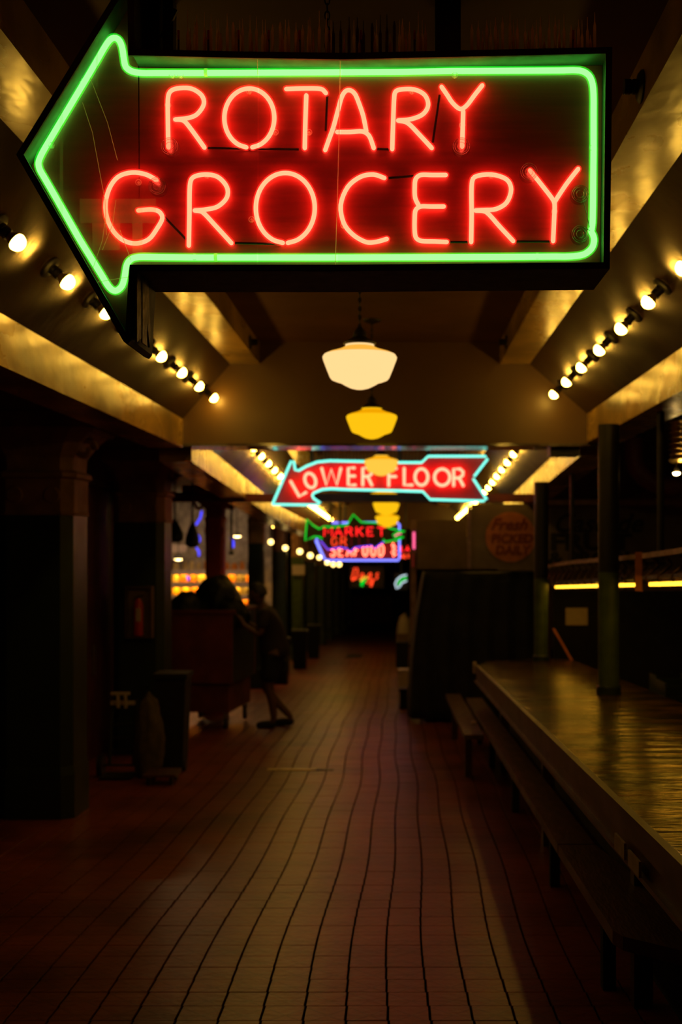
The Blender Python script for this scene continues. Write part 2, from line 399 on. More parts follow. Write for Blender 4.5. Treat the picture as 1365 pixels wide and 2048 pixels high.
# ---------------------------------------------------------------- walls
def S(name, mb, m): o = mb.build(name, m); o['kind'] = 'structure'; return o
wl = S('wall_left', MB().box(-2.95,-2.75,-1.5,10.45,fz(-1.5)-0.5,HC+0.88).box(-2.95,-2.75,10.45,11.75,HC+0.53,HC+0.86).box(-2.95,-2.75,11.75,12.0,-0.6,HC+0.86), M['wall'])
S('wall_far_left', MB().box(-6.3,-6.1,-1.5,61,-2.6,HC+0.9), M['wall'])
S('wall_right', MB().box(4.1,4.3,-1.5,61,-2.6,HC+1.5), M['wall'])
S('wall_back', MB().box(-6.3,4.3,60.5,60.8,-2.8,HC+1.2), M['wall'])
S('wall_front', MB().box(-6.3,4.3,-1.7,-1.5,-0.4,HC+TOPZ), M['wall'])
dr = MB().box(-2.90,-2.84,10.45,11.75,-0.47,HC+0.53).build('door_1', M['maroon']); dr['kind'] = 'structure'
for i in range(12):
    y = 10.47+i*0.107; MB().box(-2.84,-2.80,y,y+0.085,-0.45,HC+0.52).build('slat', M['maroon'], dr)
MB().box(-2.80,-2.77,10.9,10.93,0.35,0.62).build('door_handle', M['steel'], dr)

# ---------------------------------------------------------------- left columns
def column(cx, cz, hw, d0, ms, mc, label, flare=0.17, top=None):
    t = thing('column', label, 'column', (cx, cz, fz(cz)), 'columns along the left side of the walkway')
    base = fz(cz)-0.02; zc = HC+d0; zt = HC+(top if top is not None else dl(cz))
    c = hw*0.28
    def ring(h, z, cc): return [Vector((cx+x, cz+y, z)) for x, y in ((-h,-h+cc),(-h+cc,-h),(h-cc,-h),(h,-h+cc),(h,h-cc),(h-cc,h),(-h+cc,h),(-h,h-cc))]
    def loft(rows):
        m = MB(); vs = []; n = 8
        for (h, z) in rows: vs += ring(h, z, h*0.28)
        fs = [tuple(range(7,-1,-1)), tuple((len(rows)-1)*8+k for k in range(8))]
        for i in range(len(rows)-1):
            for k in range(8): fs.append((i*8+k, i*8+(k+1)%8, (i+1)*8+(k+1)%8, (i+1)*8+k))
        return m.add(vs, fs)
    pw = 1.04 if hw > 0.2 else 1.3
    loft([(hw*pw,base),(hw*pw,base+0.32),(hw*1.01,base+0.38)]).build('plinth', ms, t)
    loft([(hw,base+0.38),(hw,zc)]).build('shaft', ms, t)
    H = zt-zc
    loft([(hw*1.04,zc),(hw*1.06,zc+H*0.02),(hw*1.02,zc+H*0.04),(hw*1.02,zc+H*0.36),(hw*1.12,zc+H*0.38),(hw*1.12,zc+H*0.42),(hw*0.98,zc+H*0.45),
          (hw*1.0,zc+H*0.58),(hw+flare*0.35,zc+H*0.72),(hw+flare*0.75,zc+H*0.82)]).build('capital', mc, t)
    loft([(hw+flare*0.9,zc+H*0.82),(hw+flare,zc+H*0.85),(hw+flare,zt)]).build('abacus', mc, t)
    for sx in (-1, 1):
        pts = []
        for k in range(16):
            a = k/15*math.pi*2.2; r = 0.075*(1-k/22); pts.append((cx+sx*(hw+0.03+flare*0.25)+sx*r*math.cos(a), cz-hw*0.6, zc+H*0.66+r*math.sin(a)))
        MB().tube(pts, 0.022, 6).build('scroll', mc, t, smooth=True)
        MB().cyl((cx+sx*hw*0.5, cz-hw*0.98, zc+H*0.2),(cx+sx*hw*0.5, cz-hw*1.06, zc+H*0.2),0.07,0.05,14).build('rosette', mc, t, smooth=True)
    return t
column(-2.46, 8.30, 0.25, 0.20, M['green_col'], M['stone'], 'wide dark green column with tan capital, nearest of the left row')
column(-2.46, 11.5, 0.24, 0.215, M['green_col'], M['stone'], 'wide dark green column carrying the fire extinguisher cabinet, behind the nearest column')
column(-2.31, 15.05, 0.115, 0.035, M['red_light_tint'], M['red_light_tint'], 'narrow column, red light put into its colour, with flared capital above the rubbish cart', flare=0.26, top=0.74)
nms = ['dark column with bulging tan capital just right of the bright stall','dark green column just behind the one right of the bright stall','pale green lit column with a small white notice on it',
       'dark slim column next beyond the column with the white notice','slim dark column, second beyond the column with the white notice','slim dark column, third beyond the white notice column',
       'distant slim column, fourth beyond the white notice column','distant slim column, fifth beyond the white notice column','farthest slim column near the end of the walkway']
for i, z in enumerate([19.1,22.9,26.8,30.7,34.6,38.5,43,48,54]):
    column(-2.28, z, 0.125, 2.3-HC+fz(z), M['green_pipe'] if i in (2,) else M['green_col'], M['stone'], nms[i], flare=0.2)

# ---------------------------------------------------------------- ROTARY GROCERY sign
ZF, ZP, ZB, ZT = 3.30, 3.395, 3.57, 3.379     # front, face panel, back, tubes
sg = thing('neon_sign', 'large left-pointing arrow sign with green neon outline and red letters ROTARY GROCERY', 'sign', P(690,100,3.43))
OUT = [(33,310),(225,-2),(262,-62),(268,-56),(270,99),(480,104),(690,107),(960,101),(1225,95),(1223,300),(1220,538),(690,543),(272,543),(268,600),(264,680),(257,688),(248,684)]
cxy = (620, 320)
def inset(pts, d):
    N = len(pts); out = []
    for i in range(N):
        a = Vector(pts[i-1]); b = Vector(pts[i]); c = Vector(pts[(i+1)%N])
        n1 = Vector((-(b-a).y, (b-a).x)).normalized(); n2 = Vector((-(c-b).y, (c-b).x)).normalized()
        n = (n1+n2); n = n/max(0.35, n.length_squared/2) if n.length > 1e-6 else n1
        out.append((b.x+n.x*d/1.0, b.y+n.y*d/1.0))
    return out
def wpt(p, z, zref=ZF):   # px at the front plane, pushed straight back to depth z
    v = P(p[0], p[1], zref); v.y = z; return v
INN = inset(OUT, 7)
can = MB(); N = len(OUT)
vs = [wpt(p, ZF) for p in OUT]+[wpt(p, ZB) for p in OUT]+[wpt(p, ZF) for p in INN]+[wpt(p, ZB-0.01) for p in INN]
fs = []
for i in range(N):
    j = (i+1)%N
    fs += [(i,j,N+j,N+i),(i,2*N+i,2*N+j,j),(2*N+i,3*N+i,3*N+j,2*N+j)]
can.add(vs, fs)
can.add([wpt(p, ZB) for p in OUT], [tuple(range(N))])
can.build('sign_can', M['sign_can'], sg)
fp = inset(OUT, 8)
MB().prism([wpt(p, ZP) for p in fp], [wpt(p, ZP+0.006) for p in fp]).build('sign_face', M['panel'], sg)
lip = inset(OUT, 13)
m_ = MB(); vs = [wpt(p, ZF-0.004) for p in OUT]+[wpt(p, ZF-0.004) for p in lip]+[wpt(p, ZF+0.004) for p in OUT]+[wpt(p, ZF+0.004) for p in lip]; fs = []
for i in range(N):
    j = (i+1)%N; fs += [(i,j,N+j,N+i),(2*N+i,3*N+i,3*N+j,2*N+j),(i,2*N+i,2*N+j,j),(N+i,N+j,3*N+j,3*N+i)]
m_.add(vs, fs).build('retaining_rim', M['sign_can'], sg)
def pane(x0, x1, ys):
    MB().prism([P(a,b,3.312) for a,b in ys], [P(a,b,3.315) for a,b in ys]).build('glass_pane', M['glass'], sg)
pane(0,0,[(46,311),(255,-30),(262,120),(516,118),(514,535),(262,535),(256,668)])
pane(0,0,[(519,118),(681,121),(672,535),(517,535)])
pane(0,0,[(685,121),(1212,110),(1209,528),(676,535)])
for pts in ([(515,116),(516,150)],[(681,120),(679,250),(675,400),(671,530)]):
    MB().tube([P(a,b,3.314) for a,b in pts], 0.0011, 5).build('glass_seam', M['seam'], sg)
# tape patches and cracks on the arrow head pane
for (a,b,c,d) in ((160,398,312,446),(185,420,240,500),(265,400,285,505),(120,110,126,440),(192,75,196,175)):
    MB().box(P(a,0,3.308).x,P(c,0,3.308).x,3.306,3.309,P(0,d,3.308).z,P(0,b,3.308).z).build('tape', M['tape'], sg)
for pts in ([(165,205),(185,265),(196,325),(210,400),(213,470)],[(180,155),(215,245),(235,320)],[(185,540),(205,480),(212,430)],[(190,565),(262,553)],[(205,500),(225,450),(232,400)],[(240,460),(262,520)]):
    MB().tube([P(a,b,3.310) for a,b in pts], 0.0008, 4).build('crack', M['seam'], sg)
def neon(pts, r, mcore, mglass, name, z=3.383, smooth=True, parent=None, n=7, rr=1.5):
    q = [P(a,b,z) for a,b in pts]
    if smooth: q = catmull(q, n)
    o = MB().rtube(q, r, 8).build(name, mcore, parent or sg, smooth=True, sharp=80)
    if mglass: MB().tube(q, r*rr, 10).build('halo_glass_tube', mglass, o, smooth=True, sharp=80)
    return o
def ell(cx, cy, rx, ry, a0, a1, n=18, rot=0):
    out = []
    for k in range(n+1):
        a = math.radians(a0+(a1-a0)*k/n); x = rx*math.cos(a); y = ry*math.sin(a)
        c, s = math.cos(rot), math.sin(rot); out.append((cx+x*c-y*s, cy+x*s+y*c))
    return out
GR = 0.0086
G1 = [(1184,459),(1186,445),(1187,400),(1188,300),(1188,195),(1186,168),(1178,150),(1160,141),(1120,141),(900,142),(800,144),(600,145),(400,146),(285,146),(265,143),(252,134),(248,118),(245,98),(240,83),(232,76),(222,78),(212,90),(177,150),(103,274),(86,303),(79,318),(77,328),(80,340),(88,354),(110,392),(160,480),(205,553),(216,571),(225,580),(234,581),(244,572),(249,556),(252,537),(256,525),(265,517),(280,514),(400,515),(700,515),(1000,514),(1140,513),(1168,509),(1184,497),(1189,482),(1187,470),(1182,462)]
o = MB(); q = []
for i in range(len(G1)-1):
    a = Vector(G1[i]); b = Vector(G1[i+1]); q.append(a)
    L = (b-a).length
    if L > 30:
        for k in range(1, int(L//25)): q.append(a+(b-a)*k/(L//25))
q.append(Vector(G1[-1]))
neon([tuple(v) for v in q], GR, M['n_green'], M['n_green_halo_glass'], 'green_neon_outline', n=3)
RR = 0.0064
LET = {
 'R1':[[(337,295),(336,240),(336,200),(340,184),(354,177),(382,177),(403,190),(408,208),(395,228),(377,236),(351,239)],[(351,239),(367,241),(380,255),(409,295)]],
 'O1':[ell(499,236,50,59,97,443)],
 'T1':[[(573,178),(600,177),(634,177),(645,179),(652,186)],[(613,191),(611,250),(610,296)]],
 'A1':[[(651,300),(658,280),(667,255),(676,222),(684,194),(692,182),(702,181),(711,189),(719,208),(727,232),(733,262)],[(675,264),(700,264),(726,263),(739,272),(748,296)]],
 'R2':[[(785,298),(787,240),(789,194),(792,183),(802,179),(829,179),(850,190),(857,210),(847,228),(824,238),(797,241)],[(797,241),(816,246),(840,270),(864,296)]],
 'Y1':[[(884,174),(895,190),(906,206),(921,218),(934,211),(950,190),(965,171)],[(927,223),(926,260),(925,293)]],
 'G2':[[(313,360),(292,349),(264,345),(236,354),(218,379),(211,415),(220,451),(241,477),(269,487),(297,479),(315,456),(325,436),(318,423),(302,419),(277,421)]],
 'R3':[[(378,491),(379,430),(380,372),(386,355),(410,349),(436,354),(454,374),(454,395),(436,413),(412,419),(390,421)],[(390,421),(405,424),(430,450),(463,486)]],
 'O2':[ell(571,416,59,70,95,445)],
 'C2':[[(769,356),(747,349),(721,354),(696,374),(682,410),(688,446),(706,469),(732,484),(752,484),(774,478)]],
 'E2':[[(892,350),(865,350),(842,350),(832,358),(830,375),(831,396),(838,411)],[(888,413),(862,413),(842,413),(832,420),(830,436),(830,462),(833,476),(844,482),(870,483),(894,484)]],
 'R4':[[(943,484),(944,430),(944,372),(950,354),(983,349),(1014,359),(1023,379),(1014,405),(993,418),(970,420),(952,421)],[(952,421),(973,424),(1000,453),(1027,482)]],
 'Y2':[[(1061,341),(1085,371),(1105,397),(1110,408),(1109,440),(1107,482)],[(1157,338),(1133,369),(1110,404)]]}
for k, strokes in LET.items():
    L0 = None
    for s_ in strokes:
        q = catmull([P(a,b,ZT) for a,b in s_], 4)
        L0 = L0 or (MB(), MB())
        L0[0].rtube(q, RR, 8); L0[1].rtube(q, RR*1.6, 10)
    o = L0[0].build('neon_letter', M['n_red'], sg, smooth=True, sharp=80); o['label'] = 'red neon letter '+k[0]
    L0[1].build('halo_glass_tube', M['n_red_halo_glass'], o, smooth=True, sharp=80)
for a, b in (((415,296),(598,299)),((470,486),(562,488)),((752,298),(782,299)),((778,356),(828,352)),((898,484),(940,484)),((1032,483),(1104,483)),((655,190),(652,262)),((880,190),(866,285)),((325,430),(374,480))):
    MB().tube([P(*a,3.386),P(*b,3.386)], 0.0035, 8).build('blacked_out_tube', M['blockout'], sg)
for (a, b) in ((341,295),(316,374),(923,295),(1058,346),(1160,390),(1160,470)):
    c = P(a,b,3.382)
    m_ = MB()
    for rr_ in (0.024,0.019,0.011):
        m_.tube([c+Vector((rr_*math.cos(t*math.pi/12), -0.012, rr_*math.sin(t*math.pi/12))) for t in range(24)], 0.0012, 5, closed=True)
    m_.cyl(c+Vector((0,-0.012,0)), c+Vector((0,0.012,0)), 0.024, 0.026, 20)
    m_.build('electrode_housing', M['clear_disc'], sg, smooth=True)
for (a, b) in ((362,152),(345,152),(910,152),(1185,297),(390,515),(1075,513),(104,292),(160,160),(337,212),(499,184),(619,266),(552,266),(415,352),(504,440),(925,252),(824,184),(983,352),(1109,424),(688,452),(668,262),(278,366)):
    c = P(a,b,3.385)
    MB().cyl(c+Vector((0,0.02,0)), c+Vector((0,-0.004,0)), 0.004, 0.004, 8).tube([c+Vector((0.008*math.cos(t*math.pi/5), -0.006, 0.008*math.sin(t*math.pi/5))) for t in range(10)], 0.0015, 5, closed=True).build('tube_support', M['seam'], sg)
for (a, b) in ((412,145),(432,515)):
    c = P(a,b,ZT); MB().cyl(c-Vector((0.004,0,0)), c+Vector((0.004,0,0)), 0.0115, n=12).build('tube_clip', M['spike'], sg)
for pts in ([(1163,390),(1172,420),(1180,455)],[(1163,470),(1172,458),(1181,462)]):
    MB().tube(catmull([P(a,b,3.375) for a,b in pts],5), 0.001, 5).build('lead_wire', M['rust'], sg)
# open side of the lower barb: torn inner metal strips
MB().box(P(276,0,ZF).x-0.004,P(276,0,ZF).x,3.36,3.42,P(0,690,3.4).z,P(0,560,3.4).z).build('loose_strip', M['rust'], sg)
b0 = wpt((270,543), ZF)
MB().prism([Vector((b0.x+0.001,ZF,b0.z)),Vector((b0.x+0.001,3.355,b0.z)),Vector((b0.x+0.001,3.355,wpt((264,670),ZF).z)),Vector((b0.x+0.001,ZF,wpt((264,684),ZF).z))],
           [Vector((b0.x+0.006,ZF,b0.z)),Vector((b0.x+0.006,3.355,b0.z)),Vector((b0.x+0.006,3.355,wpt((264,670),ZF).z)),Vector((b0.x+0.006,ZF,wpt((264,684),ZF).z))]).build('loose_strip', M['rust'], sg)
MB().prism([Vector((b0.x+0.002,3.40,b0.z)),Vector((b0.x+0.002,3.44,b0.z)),Vector((b0.x+0.002,3.47,wpt((0,650),ZF).z)),Vector((b0.x+0.002,3.46,wpt((0,676),ZF).z)),Vector((b0.x+0.002,3.42,wpt((0,625),ZF).z))],
           [Vector((b0.x+0.008,3.40,b0.z)),Vector((b0.x+0.008,3.44,b0.z)),Vector((b0.x+0.008,3.47,wpt((0,650),ZF).z)),Vector((b0.x+0.008,3.46,wpt((0,676),ZF).z)),Vector((b0.x+0.008,3.42,wpt((0,625),ZF).z))]).build('torn_plate', M['rust'], sg)
# bird spikes along the top edge
zt0 = P(0,101,ZF).z
def spike(px, y, top, base_top, m):
    x = P(px,0,ZF).x; zb = zt0+0.001
    MB().tube([(x,y,zb),(x,y,zb+base_top),(x,y,zb+base_top+0.012),(x,y,zb+top)], 0.003, 6, rr=[0.0042,0.0042,0.0016,0.0008]).build('bird_spike', m, sg)
k = 0
px = 372
while px < 1205:
    if not (862 < px < 934):
        r_ = random.random()
        spike(px+random.uniform(-2,2), 3.335, random.uniform(0.085,0.125), random.uniform(0.055,0.085), M['spike'] if (px < 660 or px > 800) else M['rust'])  # middle spikes get a darker material: their silhouette shade put into the colour
        if k%2 == 0: spike(px+6, 3.32, random.uniform(0.05,0.07), random.uniform(0.02,0.035), M['spike'])
        if k%3 == 0: spike(px+9, 3.36, 0.11, 0.06, M['spike'])
    px += 15.5; k += 1
for px in (354,414,475,536,598,658,722,830,1150):
    x = P(px,0,ZF).x
    MB().cyl((x,3.325,zt0+0.001),(x,3.325,zt0+0.04),0.003,n=6).build('spike_stub', M['rust'], sg)
    MB().cyl((x,3.325,zt0+0.04),(x,3.325,zt0+0.066),0.0035,0.003,n=6).build('red_spike_cap', M['fire_red'], sg)
ZC = HC+1.575
for (a, b) in ((288,312),(318,340),(872,924)):
    xa, xb = P(a,0,3.40).x, P(b,0,3.40).x
    MB().box(xa,xb,3.45,3.45+(0.05 if b-a < 40 else 0.07),zt0,ZC).build('hanger_post', M['black'], sg)
MB().bar(P(352,20,3.45),P(325,75,3.45),0.012).build('hanger_brace', M['black'], sg)
def chain(px, y, z0, z1, name='hanging_chain'):
    m_ = MB(); L = 0.026; n = int((z1-z0)/(L*0.78)); x = P(px,0,y).x
    for i in range(n):
        zc = z0+(i+0.5)*(z1-z0)/n
        ring = []
        for t in range(12):
            a = t*math.pi/6; u = 0.007*math.cos(a); v = 0.5*L*math.sin(a)
            ring.append((x+(u if i%2 == 0 else 0), y+(0 if i%2 == 0 else u), zc+v))
        m_.tube(ring, 0.0022, 5, closed=True)
    return m_
chain(655,3.40,zt0,ZC).build('hanging_chain', M['black'], sg)

# ---------------------------------------------------------------- bulbs in the coves
def bulb_proto(name, label, cat, lit=True):
    t = thing(name, label, cat)
    MB().lathe([(0.0,0.0),(0.052,0.0),(0.052,0.006),(0.042,0.014),(0.026,0.016),(0.0,0.016)], n=20).build('base_plate', M['black'], t, smooth=True)
    MB().lathe([(0.024,0.014),(0.024,0.03),(0.021,0.034),(0.024,0.038),(0.024,0.058),(0.0,0.058)] , n=16).build('socket', M['black'], t, smooth=True)
    if lit:
        MB().lathe([(0.014,0.056),(0.018,0.062),(0.030,0.084),(0.0325,0.090),(0.0,0.090)], n=16).build('bulb_neck', M['bulb_neck'], t, smooth=True)
        pr = [(0.0325,0.0905)]+[(0.0345*math.cos(a),0.097+0.0345*math.sin(a)) for a in [math.radians(d) for d in (0,15,30,45,60,75,89)]]
        MB().lathe(pr, n=16).build('bulb_dome', M['bulb'], t, smooth=True, sharp=80)
    return t
NL = Vector((0.757,0,-0.654)); NR = Vector((-0.673,0,-0.739))
proto = bulb_proto('light_bulb', 'x', 'light bulb')
def place_bulb(side, z, label, group, first=[True]):
    o = proto if first[0] else copy_tree(proto); first[0] = False
    base = Vector((-1.5025,z,HC+1.1935+shift(z))) if side == 'L' else Vector((1.2345,z,HC+1.2135+shift(z)))
    n = NL if side == 'L' else NR
    o.location = base; o.rotation_euler = n.to_track_quat('Z','Y').to_euler()
    tag(o, label, 'light bulb', group)
for i in range(8):
    z = 9.2-0.675*i; place_bulb('L', z, 'left cove bulb, %s one on this side of the first cross beam' % ORD[i], 'bulbs in the near left cove')
for i in range(7):
    z = 9.08-0.69*i; place_bulb('R', z, 'right cove bulb, %s one on this side of the first cross beam' % ORD[i], 'bulbs in the near right cove')
for i in range(10):
    z = 10.45+0.64*i; place_bulb('L', z, 'left cove bulb, %s one beyond the first cross beam' % ORD[i], 'bulbs in the middle left cove')
for i in range(9):
    z = 10.9+0.70*i; place_bulb('R', z, 'right cove bulb, %s one beyond the first cross beam' % ORD[i], 'bulbs in the middle right cove')
for i in range(24):
    place_bulb('L', 17.6+0.52*i, 'small bulb, %s of the far left row below the lower floor sign' % ORD[i], 'bulbs in the far left cove')
for i in range(18):
    place_bulb('R', 17.8+0.72*i, 'small bulb, %s of the far right row below the lower floor sign' % ORD[i], 'bulbs in the far right cove')
sp = bulb_proto('lamp_socket', 'x', 'lamp socket', lit=False)
SS = [(0.778,3.85,-1,'empty black lamp socket beside the right end of the big arrow sign'),(-1.089,8.7,1,'empty black lamp socket on the left ceiling beam near the cross beam'),
      (0.778,8.7,-1,'empty black lamp socket on the right ceiling beam near the cross beam')]
for i, (x, y, d, lb) in enumerate(SS):
    o = sp if i == 0 else copy_tree(sp)
    o.location = (x, y, HC+1.47); o.rotation_euler = Vector((d,0,0)).to_track_quat('Z','Y').to_euler(); tag(o, lb, 'lamp socket', 'empty sockets on the ceiling beams')

# ---------------------------------------------------------------- pendant lamps
PROF = [(0.069,0),(0.069,-0.015),(0.10,-0.03),(0.15,-0.045),(0.172,-0.055),(0.179,-0.066),(0.176,-0.08),(0.160,-0.122),(0.143,-0.164),(0.135,-0.174),(0.115,-0.182),(0.094,-0.188),(0.07,-0.202),(0.045,-0.214),(0.02,-0.22),(0.0,-0.221)]
SHO = {'lit_opal_glass_pale':emat('opal_shoulder_orange',(1.0,0.47,0.05)),'lit_opal_glass_gold':emat('opal_shoulder_gold',(0.9,0.38,0.0)),'lit_opal_glass_amber':emat('opal_shoulder_amber',(1.0,0.42,0.0))}
def pendant(px, z, d, msh, label, ztop, linked):
    x = (px-VX)*z/F; zr = HC+d
    t = thing('pendant_lamp', label, 'lamp', (x,z,ztop), 'schoolhouse pendant lamps down the middle of the walkway')
    sh = MB().lathe(PROF[4:], (x,z,zr), 32).build('glass_shade', msh, t, smooth=True, sharp=60)
    MB().lathe([(0.069,-0.015),(0.10,-0.03),(0.15,-0.0448),(0.171,-0.0546)], (x,z,zr), 32).build('shade_shoulder', SHO[msh.name], sh, smooth=True, sharp=60)
    MB().lathe([(0.066,0),(0.069,0),(0.069,-0.015),(0.066,-0.015)], (x,z,zr), 32).build('shade_neck', M['shade_pale'] if msh.name.endswith('pale') else msh, sh, smooth=True)
    MB().lathe([(0.078,-0.006),(0.078,0.004),(0.045,0.022),(0.034,0.03),(0.030,0.055),(0.018,0.07),(0.010,0.08),(0.0,0.08)], (x,z,zr), 20).build('shade_holder', M['black'], t, smooth=True)
    if linked:
        c = chain(px, z, zr+0.075, ztop-0.02); c.cyl((x,z,zr+0.07),(x,z,ztop-0.02),0.0035,n=6); c.build('chain', M['black'], t)
    else: MB().cyl((x,z,zr+0.07),(x,z,ztop-0.02),0.007,n=8).build('stem', M['black'], t)
    MB().lathe([(0.012,-0.03),(0.06,-0.012),(0.066,0.0),(0.0,0.0)], (x,z,ztop), 20).build('ceiling_canopy', M['black'], t, smooth=True)
PL = [(720,5.76,0.967,'shade_pale','nearest pendant lamp, pale cream glass shade, right below the big arrow sign',True),
      (744,8.39,0.961,'shade_gold','second pendant lamp, golden yellow shade in front of the cross beam',True),
      (763,12.5,0.939,'shade_mid','pendant lamp hanging in front of the lower floor arrow sign',False),
      (768.7,15.1,0.70,'shade_gold','golden pendant lamp directly under the lower floor sign, uppermost of three',False),
      (773,16.15,0.615,'shade_gold','golden pendant lamp, middle of the three below the lower floor sign',False),
      (775,17.75,0.48,'shade_gold','golden pendant lamp in front of the fish sign, lowest of three',False)]
PL += [(777,23.0,0.27,'shade_gold','golden pendant lamp behind the fish sign, nearest of those it hides',False),
       (778,29.0,0.03,'shade_gold','golden pendant lamp far behind the SEAFOOD sign',False),(779,36.0,-0.25,'shade_gold','farthest golden pendant lamp behind the SEAFOOD sign',False)]
for px, z, d, ms, lb, lk in PL: pendant(px, z, d, M[ms], lb, HC+1.575+shift(z), lk)

# ---------------------------------------------------------------- LOWER FLOOR sign
Z2 = 12.9
s2 = thing('neon_sign', 'red arrow sign with turquoise neon border and pale letters LOWER FLOOR', 'sign', P(760,960,Z2))
O2 = [(545,1009),(583,922),(588,922),(591,940),(598,941),(614,932),(635,924),(660,921.5),(730,923),(796,925),(844,925),(857,912.5),(972,912.5),(976,918),(948,955),(974,999),(968,1002),(861,999),(846,983),(782,981),(693,979),(663,977.5),(645,979),(628,986),(625,991),(628,997),(641,1006),(637,1010)]
big = [(VX+(a-VX)*1.0, b) for a, b in O2]
MB().prism([P(a,b,Z2) for a,b in O2], [wpt((a,b),Z2+0.22,Z2) for a,b in O2]).build('sign_can', M['panel_red'], s2)
def poly_neon(pts, r, m, parent, z, closed=False, name='neon_tube', n=8, label=None):
    o = MB().tube([P(a,b,z) for a,b in pts], r, n, closed=closed).build(name, m, parent, smooth=True, sharp=80)
    if label: o['label'] = label
    return o
A = O2[15:]+O2[:1]; B = O2[:14]+[(949,953)]
poly_neon(B, 0.0125, M['n_cyan'], s2, Z2-0.05, name='turquoise_neon_border'); poly_neon([(947,957)]+A, 0.0125, M['n_cyan'], s2, Z2-0.05, name='turquoise_neon_border')
L2 = [('L',[[(582,963),(599,993),(612,985)]]),('O',[ell(621,961,10.5,15,0,360,18,-0.35)]),('W',[[(644,937),(653,970),(663,939),(674,970),(682,937)]]),
      ('E',[[(709,936),(697,936),(697,970),(711,970)],[(697,952),(710,952)]]),('R',[[(726,970),(726,936),(736,936),(744,941),(743,949),(736,953),(726,953)],[(736,953),(744,970)]]),
      ('F',[[(778,971),(778,937),(793,937)],[(778,953),(792,953)]]),('L',[[(809,937),(809,970),(825,970)]]),('O',[ell(843.5,954,13,16.5,0,360,18)]),
      ('O',[ell(885,954.5,15.5,16.5,0,360,18)]),('R',[[(908,971),(908,938),(921,938),(927,944),(926,951),(919,956),(908,956)],[(919,956),(927,971)]])]
for ch, st in L2:
    m_ = MB()
    for s_ in st: m_.rtube([P(a,b,Z2-0.05) for a,b in s_], 0.0150, 8)
    m_.build('neon_letter', M['n_peach'], s2, smooth=True, sharp=80)['label'] = 'pale red neon letter '+ch
for a in range(598, 960, 7):
    if a < 640: b = 921
    else: b = 912 if a > 857 else 922
    x = P(a,0,Z2).x; z0 = P(0,b,Z2).z
    MB().cyl((x,Z2+0.1,z0-0.02),(x,Z2+0.1,z0+random.uniform(0.08,0.12)),0.008,0.004,6).build('bird_spike', M['steel'], s2)
for px in (622,800,858):
    x = P(px,0,Z2).x; MB().box(x-0.02,x+0.02,Z2+0.08,Z2+0.13,P(0,935,Z2).z,HC+1.575+shift(Z2)).build('hanger_post', M['black'], s2)

# ---------------------------------------------------------------- stroke font
FONT = {'M':[[(0,0),(0,1),(.4,.35),(.8,1),(.8,0)]],'A':[[(0,0),(.35,1),(.7,0)],[(.13,.35),(.57,.35)]],'R':[[(0,0),(0,1),(.45,1),(.62,.85),(.6,.6),(.42,.5),(0,.5)],[(.35,.5),(.65,0)]],
        'K':[[(0,0),(0,1)],[(.6,1),(0,.45)],[(.2,.6),(.65,0)]],'E':[[(.55,1),(0,1),(0,0),(.55,0)],[(0,.5),(.45,.5)]],'T':[[(0,1),(.7,1)],[(.35,1),(.35,0)]],
        'G':[[(.62,.8),(.45,1),(.2,1),(0,.75),(0,.25),(.2,0),(.45,0),(.62,.2),(.62,.45),(.4,.45)]],'I':[[(.15,0),(.15,1)]],'L':[[(0,1),(0,0),(.5,0)]],
        'S':[[(.6,.85),(.42,1),(.15,1),(0,.82),(.05,.6),(.3,.5),(.55,.4),(.6,.2),(.45,0),(.15,0),(0,.15)]],'F':[[(0,0),(0,1),(.55,1)],[(0,.5),(.42,.5)]],
        'O':[[(.3,0),(.1,.08),(0,.35),(0,.65),(.1,.92),(.3,1),(.5,.92),(.6,.65),(.6,.35),(.5,.08),(.3,0)]],'D':[[(0,0),(0,1),(.35,1),(.58,.75),(.58,.25),(.35,0),(0,0)]],
        'o':[[(.25,0),(.05,.12),(.05,.4),(.25,.52),(.45,.4),(.45,.12),(.25,0)]],'g':[[(.45,.5),(.2,.52),(.05,.3),(.2,.08),(.45,.2),(.45,.5),(.42,-.25),(.2,-.4),(.0,-.25)]],
        's':[[(.4,.48),(.2,.52),(.08,.38),(.38,.18),(.3,0),(.05,.05)]]}
def word(s, x0, x1, ytop, ybot, z, r, m, parent, italic=0.0, serif=False, dim=None, mdim=None):
    adv = (x1-x0)/len(s); H = ybot-ytop
    for i, ch in enumerate(s):
        m_ = MB(); wch = adv*0.82/0.65*0.72
        for st in FONT[ch]:
            pts = [(x0+i*adv+u*wch+italic*v*H, ybot-v*H) for u, v in st]
            m_.tube([P(a,b,z) for a,b in pts], r, 6)
            if serif and len(st) <= 5 and ch not in 'GO':
                for (a, b) in (pts[0], pts[-1]): m_.tube([P(a-1.3,b,z),P(a+1.3,b,z)], r, 6)
        o = m_.build('neon_letter', (mdim if dim and i in dim else m), parent, smooth=True, sharp=80); o['label'] = 'neon letter '+ch

